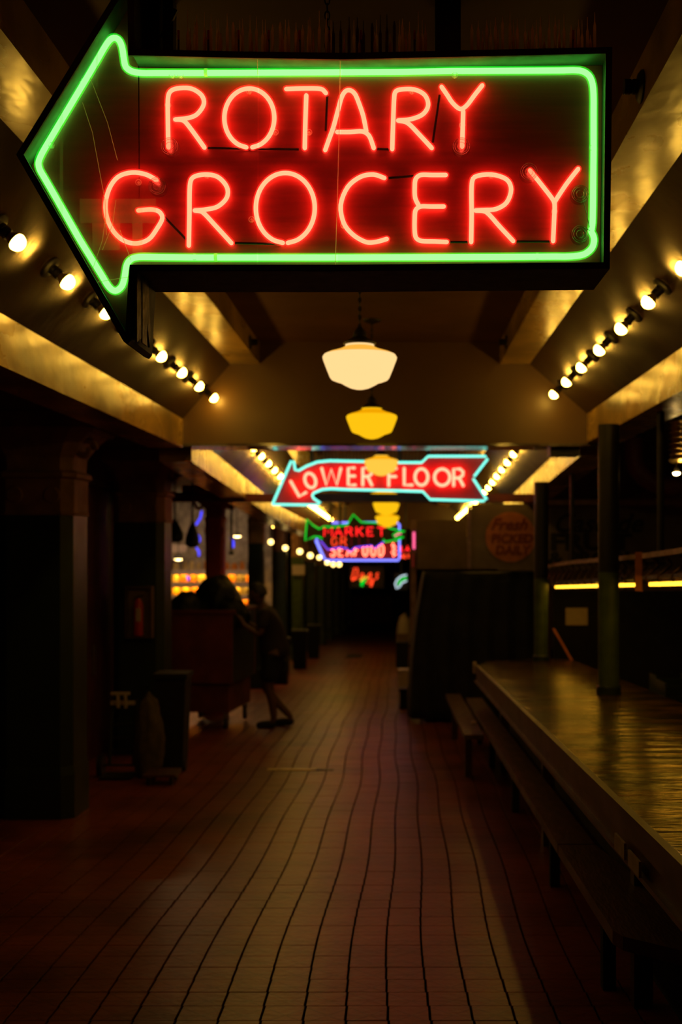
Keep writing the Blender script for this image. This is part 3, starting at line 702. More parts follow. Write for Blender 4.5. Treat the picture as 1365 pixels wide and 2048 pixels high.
# fish sign
Z3 = 18.5
s3 = thing('neon_sign', 'fish-shaped sign with green neon outline reading MARKET GRILL in red', 'sign', P(710,1065,Z3))
FO = [(614,1038),(627,1051),(639,1058),(648,1053),(670,1054),(695,1050),(707,1030),(723,1044),(754,1046),(785,1058),(810,1063),(806,1077),(790,1081),(771,1084),(749,1097),(744,1091),(711,1095),(699,1104),(695,1097),(680,1095),(656,1099),(642,1081),(629,1074),(611,1081)]
MB().prism([P(a,b,Z3) for a,b in FO], [wpt((a,b),Z3+0.2,Z3) for a,b in FO]).build('sign_can', M['panel_black'], s3)
poly_neon([(645,1078),(640,1074),(629,1073),(611,1081),(614,1038),(627,1051),(639,1058),(648,1053),(670,1054),(695,1050),(707,1029),(723,1044.5),(754,1045.6),(785,1058),(810,1063),(793,1066),(786,1070),(789,1075),(808,1074),(797,1079.5),(771,1083.6),(767,1078.5)], 0.011, M['n_green2'], s3, Z3-0.05, name='green_neon_outline')
poly_neon([(790,1072),(797,1068),(803,1067.5)], 0.012, M['n_pink'], s3, Z3-0.05, name='neon_mouth')
poly_neon([(641.5,1081.5),(656,1099),(680.5,1095),(695,1097),(699,1104),(711,1095),(744,1091),(749,1097),(768,1083.6)], 0.010, M['n_purple'], s3, Z3-0.05, name='violet_neon_belly')
word('MARKET', 649,778,1055,1071,Z3-0.05,0.009,M['n_red2'],s3,serif=True)
word('GRILL', 664,755,1075,1091,Z3-0.05,0.009,M['n_script'],s3,serif=True,dim=(2,3,4),mdim=M['n_dim'])
for px in (661,680):
    x = P(px,0,Z3).x; MB().cyl((x,Z3+0.1,P(0,1054,Z3).z),(x,Z3+0.1,HC+1.575+shift(Z3)),0.02,n=8).build('hanger_pipe', M['black'], s3)
# seafood sign
Z4 = 20.2
s4 = thing('neon_sign', 'red sign with lavender neon border reading SEAFOOD, behind the fish sign', 'sign', P(715,1085,Z4))
SO = [(637,1046),(797,1044),(800,1050),(800,1116),(797,1121),(654,1121),(648,1117),(633,1082),(637,1073)]
MB().prism([P(a,b,Z4) for a,b in SO], [wpt((a,b),Z4+0.2,Z4) for a,b in SO]).build('sign_can', mat('dark_red_sign_face', (0.16,0.02,0.03), 0.5), s4)
poly_neon([(637.5,1073),(633,1081.5),(648,1116),(654,1120.5),(797.5,1120.5),(799.5,1116),(799.5,1049),(794,1044.6),(664,1045.6)], 0.017, M['n_lav'], s4, Z4-0.06, name='lavender_neon_border')
poly_neon([(637.5,1073),(633,1081.5),(648,1116)], 0.024, M['n_lav'], s4, Z4-0.08, name='lavender_neon_border')
word('SEAFOOD', 662,775,1089,1112,Z4-0.06,0.013,M['n_peach'],s4)
poly_neon([(788,1087),(785,1091),(791,1094),(786,1098),(792,1101),(784,1105),(792,1109),(786,1112)], 0.017, M['n_peach'], s4, Z4-0.06, name='lobster_figure')
for px in (690,760):
    x = P(px,0,Z4).x; MB().cyl((x,Z4+0.1,P(0,1048,Z4).z),(x,Z4+0.1,HC+1.575+shift(Z4)),0.02,n=8).build('hanger_pipe', M['black'], s4)
# small right-hand signs
Z5 = 23.0
s5 = thing('neon_sign', 'small dark sign with two lines of red neon letters right of the SEAFOOD sign', 'sign', P(812,1103,Z5))
MB().box(P(801,0,Z5).x,P(824,0,Z5).x,Z5,Z5+0.15,P(0,1119,Z5).z,P(0,1089,Z5).z).build('sign_can', M['panel_black'], s5)
word('LA', 803,822,1092,1102,Z5-0.04,0.013,M['n_red2'],s5); word('ALI', 803,823,1108,1116,Z5-0.04,0.015,M['n_script'],s5)
MB().cyl((P(812,0,Z5).x,Z5+0.07,P(0,1090,Z5).z),(P(812,0,Z5).x,Z5+0.07,HC+1.575+shift(Z5)),0.02,n=8).build('hanger_pipe', M['black'], s5)
s6 = thing('neon_sign', 'upright pink and violet neon tube on the post right of the fish sign', 'sign', P(828,1090,16.0))
MB().box(P(824,0,16).x,P(833,0,16).x,16.0,16.06,P(0,1140,16).z,P(0,1056,16).z).build('backing', M['brown_panel'], s6)
poly_neon([(828.5,1064),(828.5,1098)], 0.016, M['n_pink'], s6, 15.97); poly_neon([(826.5,1108),(826.5,1134)], 0.008, M['n_dim'], s6, 15.97)
Z7 = 34.0
s7 = thing('neon_sign', 'red script neon sign with a green and yellow figure below it, far down the walkway', 'sign', P(733,1150,Z7))
word('Dogs', 704,765,1136,1158,Z7,0.018,M['n_script'],s7,italic=0.25)
poly_neon([(704,1160),(714,1156)], 0.03, M['n_script'], s7, Z7); poly_neon([(747,1158),(742,1173)], 0.035, M['n_script'], s7, Z7)
poly_neon([(721,1162),(728,1155),(737,1156)], 0.035, M['n_yellow'], s7, Z7); poly_neon([(731,1160),(725,1165),(724,1172)], 0.045, M['n_green2'], s7, Z7)
MB().box(P(700,0,Z7).x,P(768,0,Z7).x,Z7+0.06,Z7+0.09,P(0,1176,Z7).z,P(0,1133,Z7).z).build('backing', M['panel_black'], s7)
for px in (706,760): MB().cyl((P(px,0,Z7).x,Z7+0.07,P(0,1134,Z7).z),(P(px,0,Z7).x,Z7+0.07,HC+1.575+shift(Z7)),0.02,n=6).build('hanger_pipe', M['black'], s7)
Z8 = 26.0
s8 = thing('neon_sign', 'curved green and white neon figure at the right edge of the far walkway', 'sign', P(803,1162,Z8))
poly_neon([(814,1150),(804,1152),(795,1159),(791,1168),(794,1177),(800,1173),(804,1166),(814,1161)], 0.016, M['n_white'], s8, Z8)
poly_neon([(814,1156),(806,1158),(800,1163),(797,1170)], 0.022, M['n_green2'], s8, Z8)
MB().box(P(789,0,Z8).x,P(817,0,Z8).x,Z8+0.05,Z8+0.09,P(0,1180,Z8).z,P(0,1146,Z8).z).build('backing', M['panel_black'], s8)
MB().cyl((P(803,0,Z8).x,Z8+0.07,P(0,1147,Z8).z),(P(803,0,Z8).x,Z8+0.07,HC+1.575+shift(Z8)),0.02,n=6).build('hanger_pipe', M['black'], s8)

# ---------------------------------------------------------------- globe bulbs far left
gl = [(542,1084),(571,1096),(600,1103),(621,1111),(639,1115),(655,1125),(667,1129),(679,1129)]
for i, (a, b) in enumerate(gl):
    z = 2.0*F/(VX-a); c = P(a,b,z); r = 5.5*z/F if i < 4 else 4.5*z/F
    t = thing('globe_bulb', 'round bulb over the left stalls, %s of the row from the left' % ORD[i], 'light bulb', (c.x,c.y,HC+dl(z)), 'round bulbs over the left stalls')
    MB().lathe([(r*math.cos(math.radians(d)), -r*math.sin(math.radians(d))) for d in range(-89,90,22)], c, 14).build('globe', M['globe'], t, smooth=True, sharp=80)
    MB().cyl(c+Vector((0,0,r*0.9)), (c.x,c.y,HC+dl(z)), 0.012, n=6).build('stem', M['black'], t)

# ---------------------------------------------------------------- bright stall on the left
bs = thing('market_stall', 'brightly lit white and yellow market stall seen above the cart', 'stall', (-3.6,22.5,fz(22.5)))
x0, x1 = P(318,0,22.5).x, P(512,0,22.5).x
MB().box(x0-0.5,x1+0.3,22.5,22.6,fz(22.5),HC+0.88).build('back_wall', mat('white_wall_tile', (0.42,0.36,0.30), 0.4, var=0.4, vscale=9), bs)
for i, yb in enumerate((1215,1190,1165,1140)):
    MB().box(x0,x1,22.15,22.5,P(0,yb+3,22.3).z,P(0,yb,22.3).z).build('shelf', M['pale'], bs)
MB().box(x0,x1,21.9,22.1,fz(22),P(0,1222,22).z).build('counter', M['brown_panel'], bs)
goods = [mat('yellow_goods',(0.75,0.42,0.03),0.5,var=0.3,vscale=20),mat('orange_goods',(0.6,0.2,0.02),0.5,var=0.3,vscale=20),mat('cream_goods',(0.6,0.45,0.2),0.5,var=0.3,vscale=20),mat('grey_goods',(0.12,0.1,0.1),0.5)]
for yb in (1190,1165,1140):
    MB().box(x0,x1,22.13,22.149,P(0,yb+9,22.3).z,P(0,yb-1,22.3).z).build('shelf_lip', M['pale'], bs)
    MB().box(x0+0.1,x1-0.1,22.17,22.21,P(0,yb+7,22.3).z,P(0,yb+4,22.3).z).build('added_shelf_glow', emat('added_shelf_emission', (30,15,1.0), 1), bs)  # unseen glow strip added behind the lip to brighten the goods
for r, yb in enumerate((1215,1190,1165,1140)):
    px = 325; jn = -1
    while px < 505:
        wd = random.uniform(11,20); hg = random.uniform(14,21)
        a, b = P(px,0,22.2).x, P(px+wd-1.5,0,22.2).x; zb = P(0,yb,22.2).z; h = hg*22.2/F
        kind = (goods[0] if px < 372 else goods[random.choice((1,2,3,1))]) if r < 2 else goods[random.choice((2,3,2,1))]
        cx, hw = (a+b)/2, (b-a)/2
        t = MB().lathe([(hw*0.95,0),(hw,h*0.1),(hw,h*0.72),(hw*0.55,h*0.86),(hw*0.5,h*0.88),(hw*0.52,h),(0,h)], (cx,22.3,zb), 10).build('goods_jar', kind, None, smooth=True)
        jn += 1; tag(t, ('yellow' if kind is goods[0] else 'orange' if kind is goods[1] else 'cream' if kind is goods[2] else 'dark')+' jar, %s from the left on the %s shelf of the bright stall' % (ORD[jn], ('lowest','second','third','top')[r]), 'jar', 'jars on the stall shelves')
        px += wd+random.uniform(0,5)
for (a, b, m) in (((404,1022),(392,1050),'n_blue'),((396,1070),(398,1085),'n_blue'),((393,1095),(398,1112),'n_blue'),((462,1075),(467,1095),'n_blue'),((374,1153),(376,1160),'n_blue')):
    o = MB().tube([P(*a,21.6),P((a[0]+b[0])/2+3,(a[1]+b[1])/2,21.6),P(*b,21.6)], 0.018, 8).build('neon_squiggle', M[m], bs, smooth=True)
MB().box(P(335,0,22).x,P(372,0,22).x,22.0,22.03,P(0,1105,22).z,P(0,1090,22).z).build('price_board', M['paper'], bs)
for k, (a, b) in enumerate(((357,1116),(475,1070))):
    c = P(a,b,21.0)
    t = thing('stall_lamp', ('small shaded lamp shining in the bright stall left of the red column','small shaded lamp shining right of the red column')[k], 'lamp', (c.x,c.y,HC+dl(21)), None)
    MB().lathe([(0.085,-0.02),(0.085,0.0),(0.04,0.05),(0.01,0.07),(0,0.07)], c, 16).build('shade', M['black'], t, smooth=True)
    MB().lathe([(0.0,-0.045),(0.05,-0.035),(0.075,-0.018),(0.0,-0.016)], c, 16).build('bulb', M['stall_lamp'], t, smooth=True)
    MB().cyl(c+Vector((0,0,0.07)), (c.x,c.y,HC+dl(21)), 0.008, n=6).build('stem', M['black'], t)
t = thing('added_fill_light', 'tube light added under the ceiling to brighten the left stall', 'lamp', (-3.5,20.6,HC+0.88))  # fixture kept out of view, added to brighten the stall
MB().box(-4.3,-2.7,20.55,20.7,HC+0.84,HC+0.88).build('housing', M['pale'], t)
MB().box(-4.25,-2.75,20.57,20.68,HC+0.82,HC+0.839).build('lit_tube', emat('stall_fill_glow', (42,26,11), 1), t)
for k, (xx, zz) in enumerate(((-3.2,26.0),(-3.6,31.0))):  # unseen fixtures added to light the far floor
    t = thing('added_fill_light', ('unseen tube light added behind the bright stall wall to light the far floor','second unseen tube light added behind the bright stall to light the far floor')[k], 'lamp', (xx,zz,HC+dl(zz)))
    MB().box(xx-0.6,xx+0.6,zz-0.08,zz+0.08,HC+dl(zz+1)-0.16,HC+dl(zz+1)).build('housing', M['pale'], t)
    MB().box(xx-0.55,xx+0.55,zz-0.06,zz+0.06,HC+dl(zz+1)-0.185,HC+dl(zz+1)-0.161).build('lit_tube', emat('far_floor_fill_glow', (30,16,2.5), 1), t)
# hanging black bells (scale pans) in front of it
for k, (a, yt, yb, wd) in enumerate(((350,985,1085,17),(385,985,1095,14),(463,1090,1110,6))):
    z = 14.2; c = P(a,yb,z); zt = HC+dl(z)
    t = thing('hanging_scale', ('black hanging scale with bell-shaped pan, leftmost before the bright stall','black hanging market scale just left of the red column','small black hanging scale right of the red column')[k], 'scale', (c.x,c.y,zt))
    R_ = wd*z/F
    hh = min(0.36, (yb-yt)*z/F*0.5)
    MB().lathe([(R_*0.5,0),(R_,hh*0.12),(R_*1.0,hh*0.35),(R_*0.55,hh*0.7),(R_*0.22,hh*0.9),(R_*0.12,hh),(0,hh)], c, 18).build('pan', M['black'], t, smooth=True)
    MB().cyl(c+Vector((0,0,hh)), (c.x,c.y,zt), 0.012, n=6).build('rod', M['black'], t)
MB().bar(P(340,987,14.2),P(398,990,14.2),0.05).build('hanging_rail', M['black'])
tag(bpy.data.objects['hanging_rail'], 'short black rail holding the hanging scales above the bright stall', 'rail')
for px in (345,392): pass

# ---------------------------------------------------------------- fire extinguisher cabinet on second column
zc = 11.5-0.24*1.0
cb = thing('extinguisher_cabinet', 'brown framed cabinet with a fire extinguisher on the second green column', 'cabinet', P(283,1275,zc))
xa, xb, zt_, zb_ = P(255,0,zc).x, P(308,0,zc).x, P(0,1172,zc).z, P(0,1275,zc).z
MB().box(xa,xb,zc-0.05,zc,zb_,zt_).build('back_box', M['brown_panel'], cb)
for a in ((xa,xa+0.02,zb_,zt_),(xb-0.02,xb,zb_,zt_),(xa+0.02,xb-0.02,zb_,zb_+0.02),(xa+0.02,xb-0.02,zt_-0.02,zt_)):
    MB().box(a[0],a[1],zc-0.11,zc-0.05,a[2],a[3]).build('frame_rail', M['wood'], cb)
ex = thing('fire_extinguisher', 'red fire extinguisher with pale label inside the cabinet on the column', 'extinguisher', ((xa+xb)/2,zc-0.08,zb_+0.02))
xm = (xa+xb)/2
MB().lathe([(0.035,0),(0.045,0.01),(0.045,0.28),(0.03,0.33),(0.015,0.35),(0,0.35)], (xm,zc-0.098,zb_+0.021), 18).build('cylinder', M['fire_red'], ex, smooth=True)
MB().box(xm-0.012,xm+0.03,zc-0.146,zc-0.142,zb_+0.16,zb_+0.28).build('label_plate', M['paper'], ex)
MB().bar((xm-0.03,zc-0.1,zb_+0.38),(xm+0.05,zc-0.1,zb_+0.40),0.012).bar((xm-0.0,zc-0.1,zb_+0.36),(xm,zc-0.1,zb_+0.39),0.015).build('handle', M['black'], ex)

# notice on pale column
c = P(597,1140,26.6)
tag(MB().box(c.x-0.14,c.x+0.14,26.62,26.64,c.z-0.11,c.z+0.11).build('notice', M['paper']), 'small white paper notice fixed to the pale green column', 'notice')

# ---------------------------------------------------------------- rubbish cart, bags and person
cart = thing('rubbish_cart', 'large dull red wheeled bin cart piled with black bags, by the left columns', 'cart', (-2.23,13.9,fz(13.9)))
FR = Vector((-1.86,13.3,0)); ca, sa = math.cos(0.117), math.sin(0.117)
U = Vector((-ca, sa*1.0, 0)); V = Vector((sa, ca, 0))
def cb_(u0,u1,v0,v1,z0,z1):
    m_ = MB(); g = fz(13.6)
    vs = [FR+U*u+V*v+Vector((0,0,g+z)) for z in (z0,z1) for v in (v0,v1) for u in (u0,u1)]
    return m_.add(vs, [(0,2,3,1),(4,5,7,6),(0,1,5,4),(2,6,7,3),(0,4,6,2),(1,3,7,5)])
for nm, a in (('front_panel',(0,0.74,0,0.04)),('rear_panel',(0,0.74,1.06,1.10)),('side_panel',(0,0.04,0.04,1.06)),('side_panel',(0.70,0.74,0.04,1.06))):
    cb_(*a,0.52,1.30).build(nm, M['red_dull'] if nm != 'side_panel' else M['green_col'], cart)
cb_(0.04,0.70,0.04,1.06,0.52,0.56).build('bin_floor', M['black'], cart)
for a in ((-0.02,0.76,-0.02,0.03),(-0.02,0.76,1.07,1.12),(-0.02,0.03,0.03,1.07),(0.71,0.76,0.03,1.07)):
    cb_(*a,1.30,1.335).build('rim', M['red_dull'], cart)
cb_(0.05,0.69,0.05,1.05,0.19,0.50).build('chassis', M['red_dull'], cart)
for u, v in ((0.1,0.12),(0.64,0.12),(0.1,0.98),(0.64,0.98)):
    c = FR+U*u+V*v+Vector((0,0,fz(13.9)))
    o = MB().box(c.x-0.03,c.x+0.03,c.y-0.03,c.y+0.03,c.z+0.12,c.z+0.20).build('caster', M['steel'], cart)
    MB().cyl(c+Vector((-0.02,0,0.07)), c+Vector((0.02,0,0.07)), 0.07, n=16).build('wheel', M['black'], o, smooth=True)
def blob(name, c, rx, ry, rz, seed, m, label, cat, group=None, floor_cut=None):
    import bmesh
    from mathutils import noise
    bm = bmesh.new(); bmesh.ops.create_icosphere(bm, subdivisions=4, radius=1)
    for v in bm.verts:
        n = v.co.normalized(); k = 1+0.16*noise.noise(n*2.2+Vector((seed,0,0)))+0.06*noise.noise(n*7+Vector((0,seed,0)))
        v.co = Vector((n.x*rx*k, n.y*ry*k, n.z*rz*k))
        if v.co.z < -rz*0.6: v.co.z = -rz*0.6
    for f in bm.faces: f.smooth = True
    me = bpy.data.meshes.new(name); bm.to_mesh(me); bm.free(); me.materials.append(m)
    o = bpy.data.objects.new(name, me); COL.objects.link(o); o.location = c
    return tag(o, label, cat, group)
zt_ = fz(13.6)+1.1
blob('rubbish_bag', (-2.10,13.85,zt_+0.26), 0.27,0.36,0.34, 1.0, M['black_plastic'], 'largest shiny black rubbish bag heaped on top of the red cart', 'bag', 'black bags on the cart')
blob('rubbish_bag', (-2.42,13.62,zt_+0.17), 0.20,0.25,0.26, 4.0, M['black_plastic'], 'smaller black rubbish bag on the left end of the red cart', 'bag', 'black bags on the cart')
blob('rubbish_bag', (-1.90,13.55,zt_+0.15), 0.20,0.18,0.22, 9.0, M['black_plastic'], 'low black rubbish bag at the front right corner of the red cart', 'bag', 'black bags on the cart')

def skin_mesh(name, pts, edges, rad, m, parent, root=0, sub=2):
    me = bpy.data.meshes.new(name); me.from_pydata([tuple(p) for p in pts], edges, [])
    o = bpy.data.objects.new(name, me); COL.objects.link(o)
    o.modifiers.new('skin','SKIN'); s = o.modifiers.new('sub','SUBSURF'); s.levels = sub; s.render_levels = sub
    sv = me.skin_vertices[0].data
    for i, r in enumerate(rad):
        sv[i].radius = r if isinstance(r, tuple) else (r, r); sv[i].use_root = (i == root)
    bake(o); o.data.materials.clear(); o.data.materials.append(m)
    for p in o.data.polygons: p.use_smooth = True
    if parent is not None: o.parent = parent
    return o
def person(cx, cy):
    g = fz(cy)
    t = thing('person', 'person in dark shirt and black shorts leaning on the red cart from the right', 'person', (cx,cy,g))
    # local frame: facing -x. heights in metres
    V_ = lambda x, y, z: Vector((x, y, z))
    pts = [V_(0.03,0,0.83),V_(0.02,0,0.95),V_(-0.01,0,1.10),V_(-0.06,0,1.26),V_(-0.10,0,1.34),V_(-0.13,0,1.40)]
    rad = [(0.12,0.15),(0.11,0.135),(0.115,0.14),(0.12,0.15),(0.07,0.08),(0.05,0.05)]
    ed = [(0,1),(1,2),(2,3),(3,4),(4,5)]
    def limb(root, ps, rs):
        i = root
        for p, r in zip(ps, rs):
            pts.append(p); rad.append(r); ed.append((i, len(pts)-1)); i = len(pts)-1
        return i
    for s, k, f in ((-1,-0.03,-0.02),(1,-0.10,0.16)):
        limb(0, [V_(0.02,s*0.09,0.80),V_(k*0.5,s*0.10,0.62),V_(k,s*0.10,0.46),V_(k+0.05+f*0.4,s*0.10,0.30),V_(0.05+f,s*0.10,0.09),V_(0.0+f,s*0.10,0.045),V_(-0.10+f,s*0.105,0.035)],
             [(0.095,0.095),0.078,0.058,0.055,0.036,(0.038,0.04),(0.03,0.04)])
    for s in (-1, 1):
        limb(3, [V_(-0.06,s*0.17,1.28),V_(-0.12,s*0.21,1.05),V_(-0.30,s*0.17,1.16),V_(-0.335,s*0.165,1.235),V_(-0.375,s*0.16,1.27)],[0.055,0.042,0.032,0.028,(0.020,0.032)])
    skin_mesh('body', pts, ed, rad, M['skin'], t)
    for s in (-1, 1):
        for q in range(4):
            y = s*0.16+(q-1.5)*0.02; L = (0.060,0.070,0.066,0.052)[q]
            skin_mesh('finger', [V_(-0.37,y,1.27),V_(-0.37-L*0.5,y,1.285),V_(-0.37-L,y,1.262)], [(0,1),(1,2)], [0.009,0.0085,0.007], M['skin'], t, sub=1)
        skin_mesh('thumb', [V_(-0.345,s*0.16-s*0.02,1.262),V_(-0.355,s*0.16-s*0.048,1.275),V_(-0.38,s*0.16-s*0.058,1.272)], [(0,1),(1,2)], [0.011,0.010,0.008], M['skin'], t, sub=1)
    # head
    import bmesh
    bm = bmesh.new(); bmesh.ops.create_uvsphere(bm, u_segments=28, v_segments=20, radius=1)
    hc = V_(-0.165,0,1.50)
    for v in bm.verts:
        x, y, z = v.co; fx = x
        q = V_(x*0.098, y*0.077, z*0.118)
        if z < 0: q.x = q.x*(1+0.25*z) - 0.016*(-z); q.y *= (1+0.30*z)
        if x < -0.75:
            if abs(y) < 0.16 and -0.35 < z < 0.1: q.x -= 0.020*(1-abs(y)/0.16)*(1-abs(z+0.18)/0.3 if abs(z+0.18) < 0.3 else 0)
            if 0.15 < abs(y) < 0.5 and -0.02 < z < 0.22: q.x += 0.007
            if abs(y) < 0.3 and -0.55 < z < -0.42: q.x -= 0.005
        v.co = q
    R_ = Matrix.Rotation(math.radians(-24), 4, 'Y')
    for v in bm.verts: v.co = R_ @ v.co
    for f in bm.faces: f.smooth = True
    me = bpy.data.meshes.new('head'); bm.to_mesh(me); bm.free(); me.materials.append(M['skin'])
    h = bpy.data.objects.new('head', me); COL.objects.link(h); h.parent = t; h.location = hc
    for s in (-1, 1):
        for nm, off, r, mm in (('eye', V_(-0.082,s*0.030,0.008), (0.012,0.014,0.009), M['paper']), ('ear', V_(0.008,s*0.078,-0.005), (0.018,0.009,0.032), M['skin'])):
            bm = bmesh.new(); bmesh.ops.create_uvsphere(bm, u_segments=10, v_segments=8, radius=1)
            for v in bm.verts: v.co = R_ @ (V_(v.co.x*r[0], v.co.y*r[1], v.co.z*r[2])+off)
            me = bpy.data.meshes.new(nm); bm.to_mesh(me); bm.free(); me.materials.append(mm)
            e = bpy.data.objects.new(nm, me); COL.objects.link(e); e.parent = h
    bm = bmesh.new(); bmesh.ops.create_uvsphere(bm, u_segments=24, v_segments=16, radius=1)
    for v in bm.verts:
        x, y, z = v.co; q = V_(x*0.106+0.010, y*0.085, z*0.124+0.010)
        if x < -0.1 and z < 0.55: q.x = max(q.x, -0.02); q.y *= 0.9; q.z = max(q.z, 0.03)
        if z < -0.45: q.z = -0.05; q.x = q.x*0.8+0.015; q.y *= 0.85
        v.co = R_ @ q
    for f in bm.faces: f.smooth = True
    me = bpy.data.meshes.new('hair'); bm.to_mesh(me); bm.free(); me.materials.append(M['hair'])
    e = bpy.data.objects.new('hair', me); COL.objects.link(e); e.parent = h
    # clothing
    skin_mesh('shirt', [V_(0.03,0,0.74),V_(0.02,0,0.92),V_(-0.01,0,1.10),V_(-0.06,0,1.27),V_(-0.095,0,1.335),
                        V_(-0.06,-0.18,1.28),V_(-0.105,-0.215,1.12),V_(-0.06,0.18,1.28),V_(-0.105,0.215,1.12)],
              [(0,1),(1,2),(2,3),(3,4),(3,5),(5,6),(3,7),(7,8)], [(0.175,0.20),(0.15,0.18),(0.145,0.17),(0.14,0.165),(0.085,0.09),0.075,0.062,0.075,0.062], M['shirt'], t)
    skin_mesh('shorts', [V_(0.03,0,0.88),V_(0.02,-0.09,0.78),V_(-0.02,-0.105,0.62),V_(-0.03,-0.105,0.50),V_(0.02,0.09,0.78),V_(-0.05,0.105,0.62),V_(-0.09,0.105,0.50)],
              [(0,1),(1,2),(2,3),(0,4),(4,5),(5,6)], [(0.155,0.18),0.12,0.105,0.095,0.12,0.105,0.095], M['shorts'], t)
    for s, f in ((-1,-0.02),(1,0.16)):
        skin_mesh('shoe', [V_(0.085+f,s*0.10,0.05),V_(0.0+f,s*0.10,0.045),V_(-0.09+f,s*0.105,0.038),V_(-0.155+f,s*0.105,0.03)], [(0,1),(1,2),(2,3)], [(0.045,0.045),(0.05,0.048),(0.038,0.05),(0.026,0.04)], M['black_cloth'], t)
    return t
person(-1.44, 13.55)

# ---------------------------------------------------------------- hand truck, sack and bin
yh = 9.95; g = fz(yh)
ht = thing('hand_truck', 'dark hand truck with a pale two-pronged handle grip, left of the sack', 'hand truck', (P(243,0,yh).x,yh,g))
xc = P(243,0,yh).x
for s in (-1, 1):
    MB().cyl((xc+s*0.10,yh,g+0.10),(xc+s*0.10,yh+0.12,g+0.62),0.014,n=8).build('rail', M['black'], ht)
    MB().cyl((xc+s*0.15,yh-0.0,g+0.09),(xc+s*0.19,yh-0.0,g+0.09),0.09,n=18).build('wheel', M['black'], ht, smooth=True)
MB().cyl((xc-0.19,yh,g+0.09),(xc+0.19,yh,g+0.09),0.01,n=8).build('axle', M['black'], ht)
for k in (0.2,0.4,0.6): MB().bar((xc-0.10,yh+0.12*k,g+0.10+0.52*k),(xc+0.10,yh+0.12*k,g+0.10+0.52*k),0.02).build('cross_bar', M['black'], ht)
MB().box(xc-0.13,xc+0.13,yh-0.24,yh,g+0.02,g+0.035).build('toe_plate', M['black'], ht)
MB().bar(P(222,1387,yh),P(260,1387,yh),0.022).bar(P(236,1390,yh),P(237,1416,yh),0.02).bar(P(251,1390,yh),P(252,1416,yh),0.02).bar((xc-0.1,yh+0.05,g+0.60),(xc+0.1,yh+0.05,g+0.60),0.03).build('handle', M['pale'], ht)
sk = blob('sack', (P(298,0,yh).x,yh-0.02,g+0.36), 0.125,0.13,0.42, 3.3, mat('drab_sack_cloth',(0.10,0.07,0.035),0.9,var=0.3,vscale=15), 'upright drab cloth sack standing between the hand truck and the black bin', 'sack')
sk.location.z = g+0.36*0.7
bn = thing('wheeled_bin', 'low black wheeled bin with tapered body behind the sack, against the left columns', 'bin', (P(347,0,10.3).x,10.3,fz(10.3)))
bx = P(347,0,10.3).x; gb = fz(10.3)
MB().prism([Vector((bx+sx*0.10,10.3+sy*0.12,gb+0.04)) for sx,sy in ((-1,-1),(1,-1),(1,1),(-1,1))],[Vector((bx+sx*0.13,10.3+sy*0.15,gb+0.80)) for sx,sy in ((-1,-1),(1,-1),(1,1),(-1,1))]).build('body', M['black_cloth'], bn)
MB().box(bx-0.145,bx+0.145,10.13,10.47,gb+0.80,gb+0.84).build('lid', M['black_cloth'], bn)
for s in (-1,1): MB().cyl((bx+s*0.08,10.25,gb+0.05),(bx+s*0.12,10.25,gb+0.05),0.05,n=14).build('wheel', M['black'], bn, smooth=True)
bt = thing('dolly', 'low flat dolly with small wheels on the floor in front of the sack', 'dolly', (P(330,0,9.75).x,9.75,fz(9.75)))
dx = P(330,0,9.7).x; gd = fz(9.6)
MB().box(dx-0.13,dx+0.13,9.45,9.75,gd+0.07,gd+0.09).build('deck', M['dark_wood'], bt)
for s in (-1,1):
    for q in (9.5,9.7): MB().cyl((dx+s*0.09-0.012,q,gd+0.035),(dx+s*0.09+0.012,q,gd+0.035),0.034,n=12).build('wheel', M['black'], bt, smooth=True)

# ---------------------------------------------------------------- right: display table, bench, columns
tb = thing('display_table', 'long worn market display table with a green pipe column rising through it', 'table', (1.2,7.0,fz(7.0)))
def seg_sheet(y0, y1):
    return MB().sbox(0.70,1.72,y0,y1,0.83,0.85)
ys = [1.2,2.9,4.6,6.3,8.0,9.7,10.75]
for a, b in zip(ys[:-1], ys[1:]): seg_sheet(a,b-0.003).build('top_sheet', M['counter'], tb)
m_ = MB().prism([Vector((x,y,fz(y)+0.83)) for x,y in ((0.70,10.75),(1.72,10.75),(1.72,12.1),(1.45,12.2),(0.86,11.7))],[Vector((x,y,fz(y)+0.85)) for x,y in ((0.70,10.75),(1.72,10.75),(1.72,12.1),(1.45,12.2),(0.86,11.7))])
m_.build('top_sheet', M['counter'], tb)
MB().sbox(0.675,0.70,1.2,10.8,0.80,0.875).build('front_lip', M['dark_wood'], tb)
MB().sbox(0.672,0.69,1.2,10.8,0.72,0.735).build('lower_trim', M['dark_wood'], tb)
MB().sbox(0.69,0.70,1.2,10.8,0.70,0.80).build('apron', M['dark_wood'], tb)
MB().sbox(0.66,0.685,10.72,10.80,0.80,0.90).build('corner_cap', M['pale'], tb)
MB().sbox(1.0,1.70,1.2,12.0,0.0,0.83).build('cabinet_body', M['black_cloth'], tb)
for y in (1.6,4.4,7.2,10.2): MB().sbox(0.86,0.93,y,y+0.07,0.0,0.80).build('leg', M['dark_wood'], tb)
for k, (y, hh) in enumerate(((3.55,0.05),(3.33,0.045))):
    tag(MB().sbox(0.664,0.671,y,y+0.16,0.735,0.735+hh).build('price_tag', M['pale']), ('faded pinkish price tag on the table front lip, farther of two','faded pinkish price tag on the table front lip, nearer of two')[k], 'tag', 'price tags on the table lip')
bn2 = thing('bench', 'low plank bench running along the front of the display table', 'bench', (0.76,8.0,fz(8.0)))
hb = 0.45
MB().sbox(0.677,0.835,5.14,12.2,hb-0.045,hb).build('plank', M['wood'], bn2)
f_ = [(0.677,5.12),(0.835,5.12),(1.0,3.50),(0.86,3.60),(0.70,3.76),(0.68,3.83)]
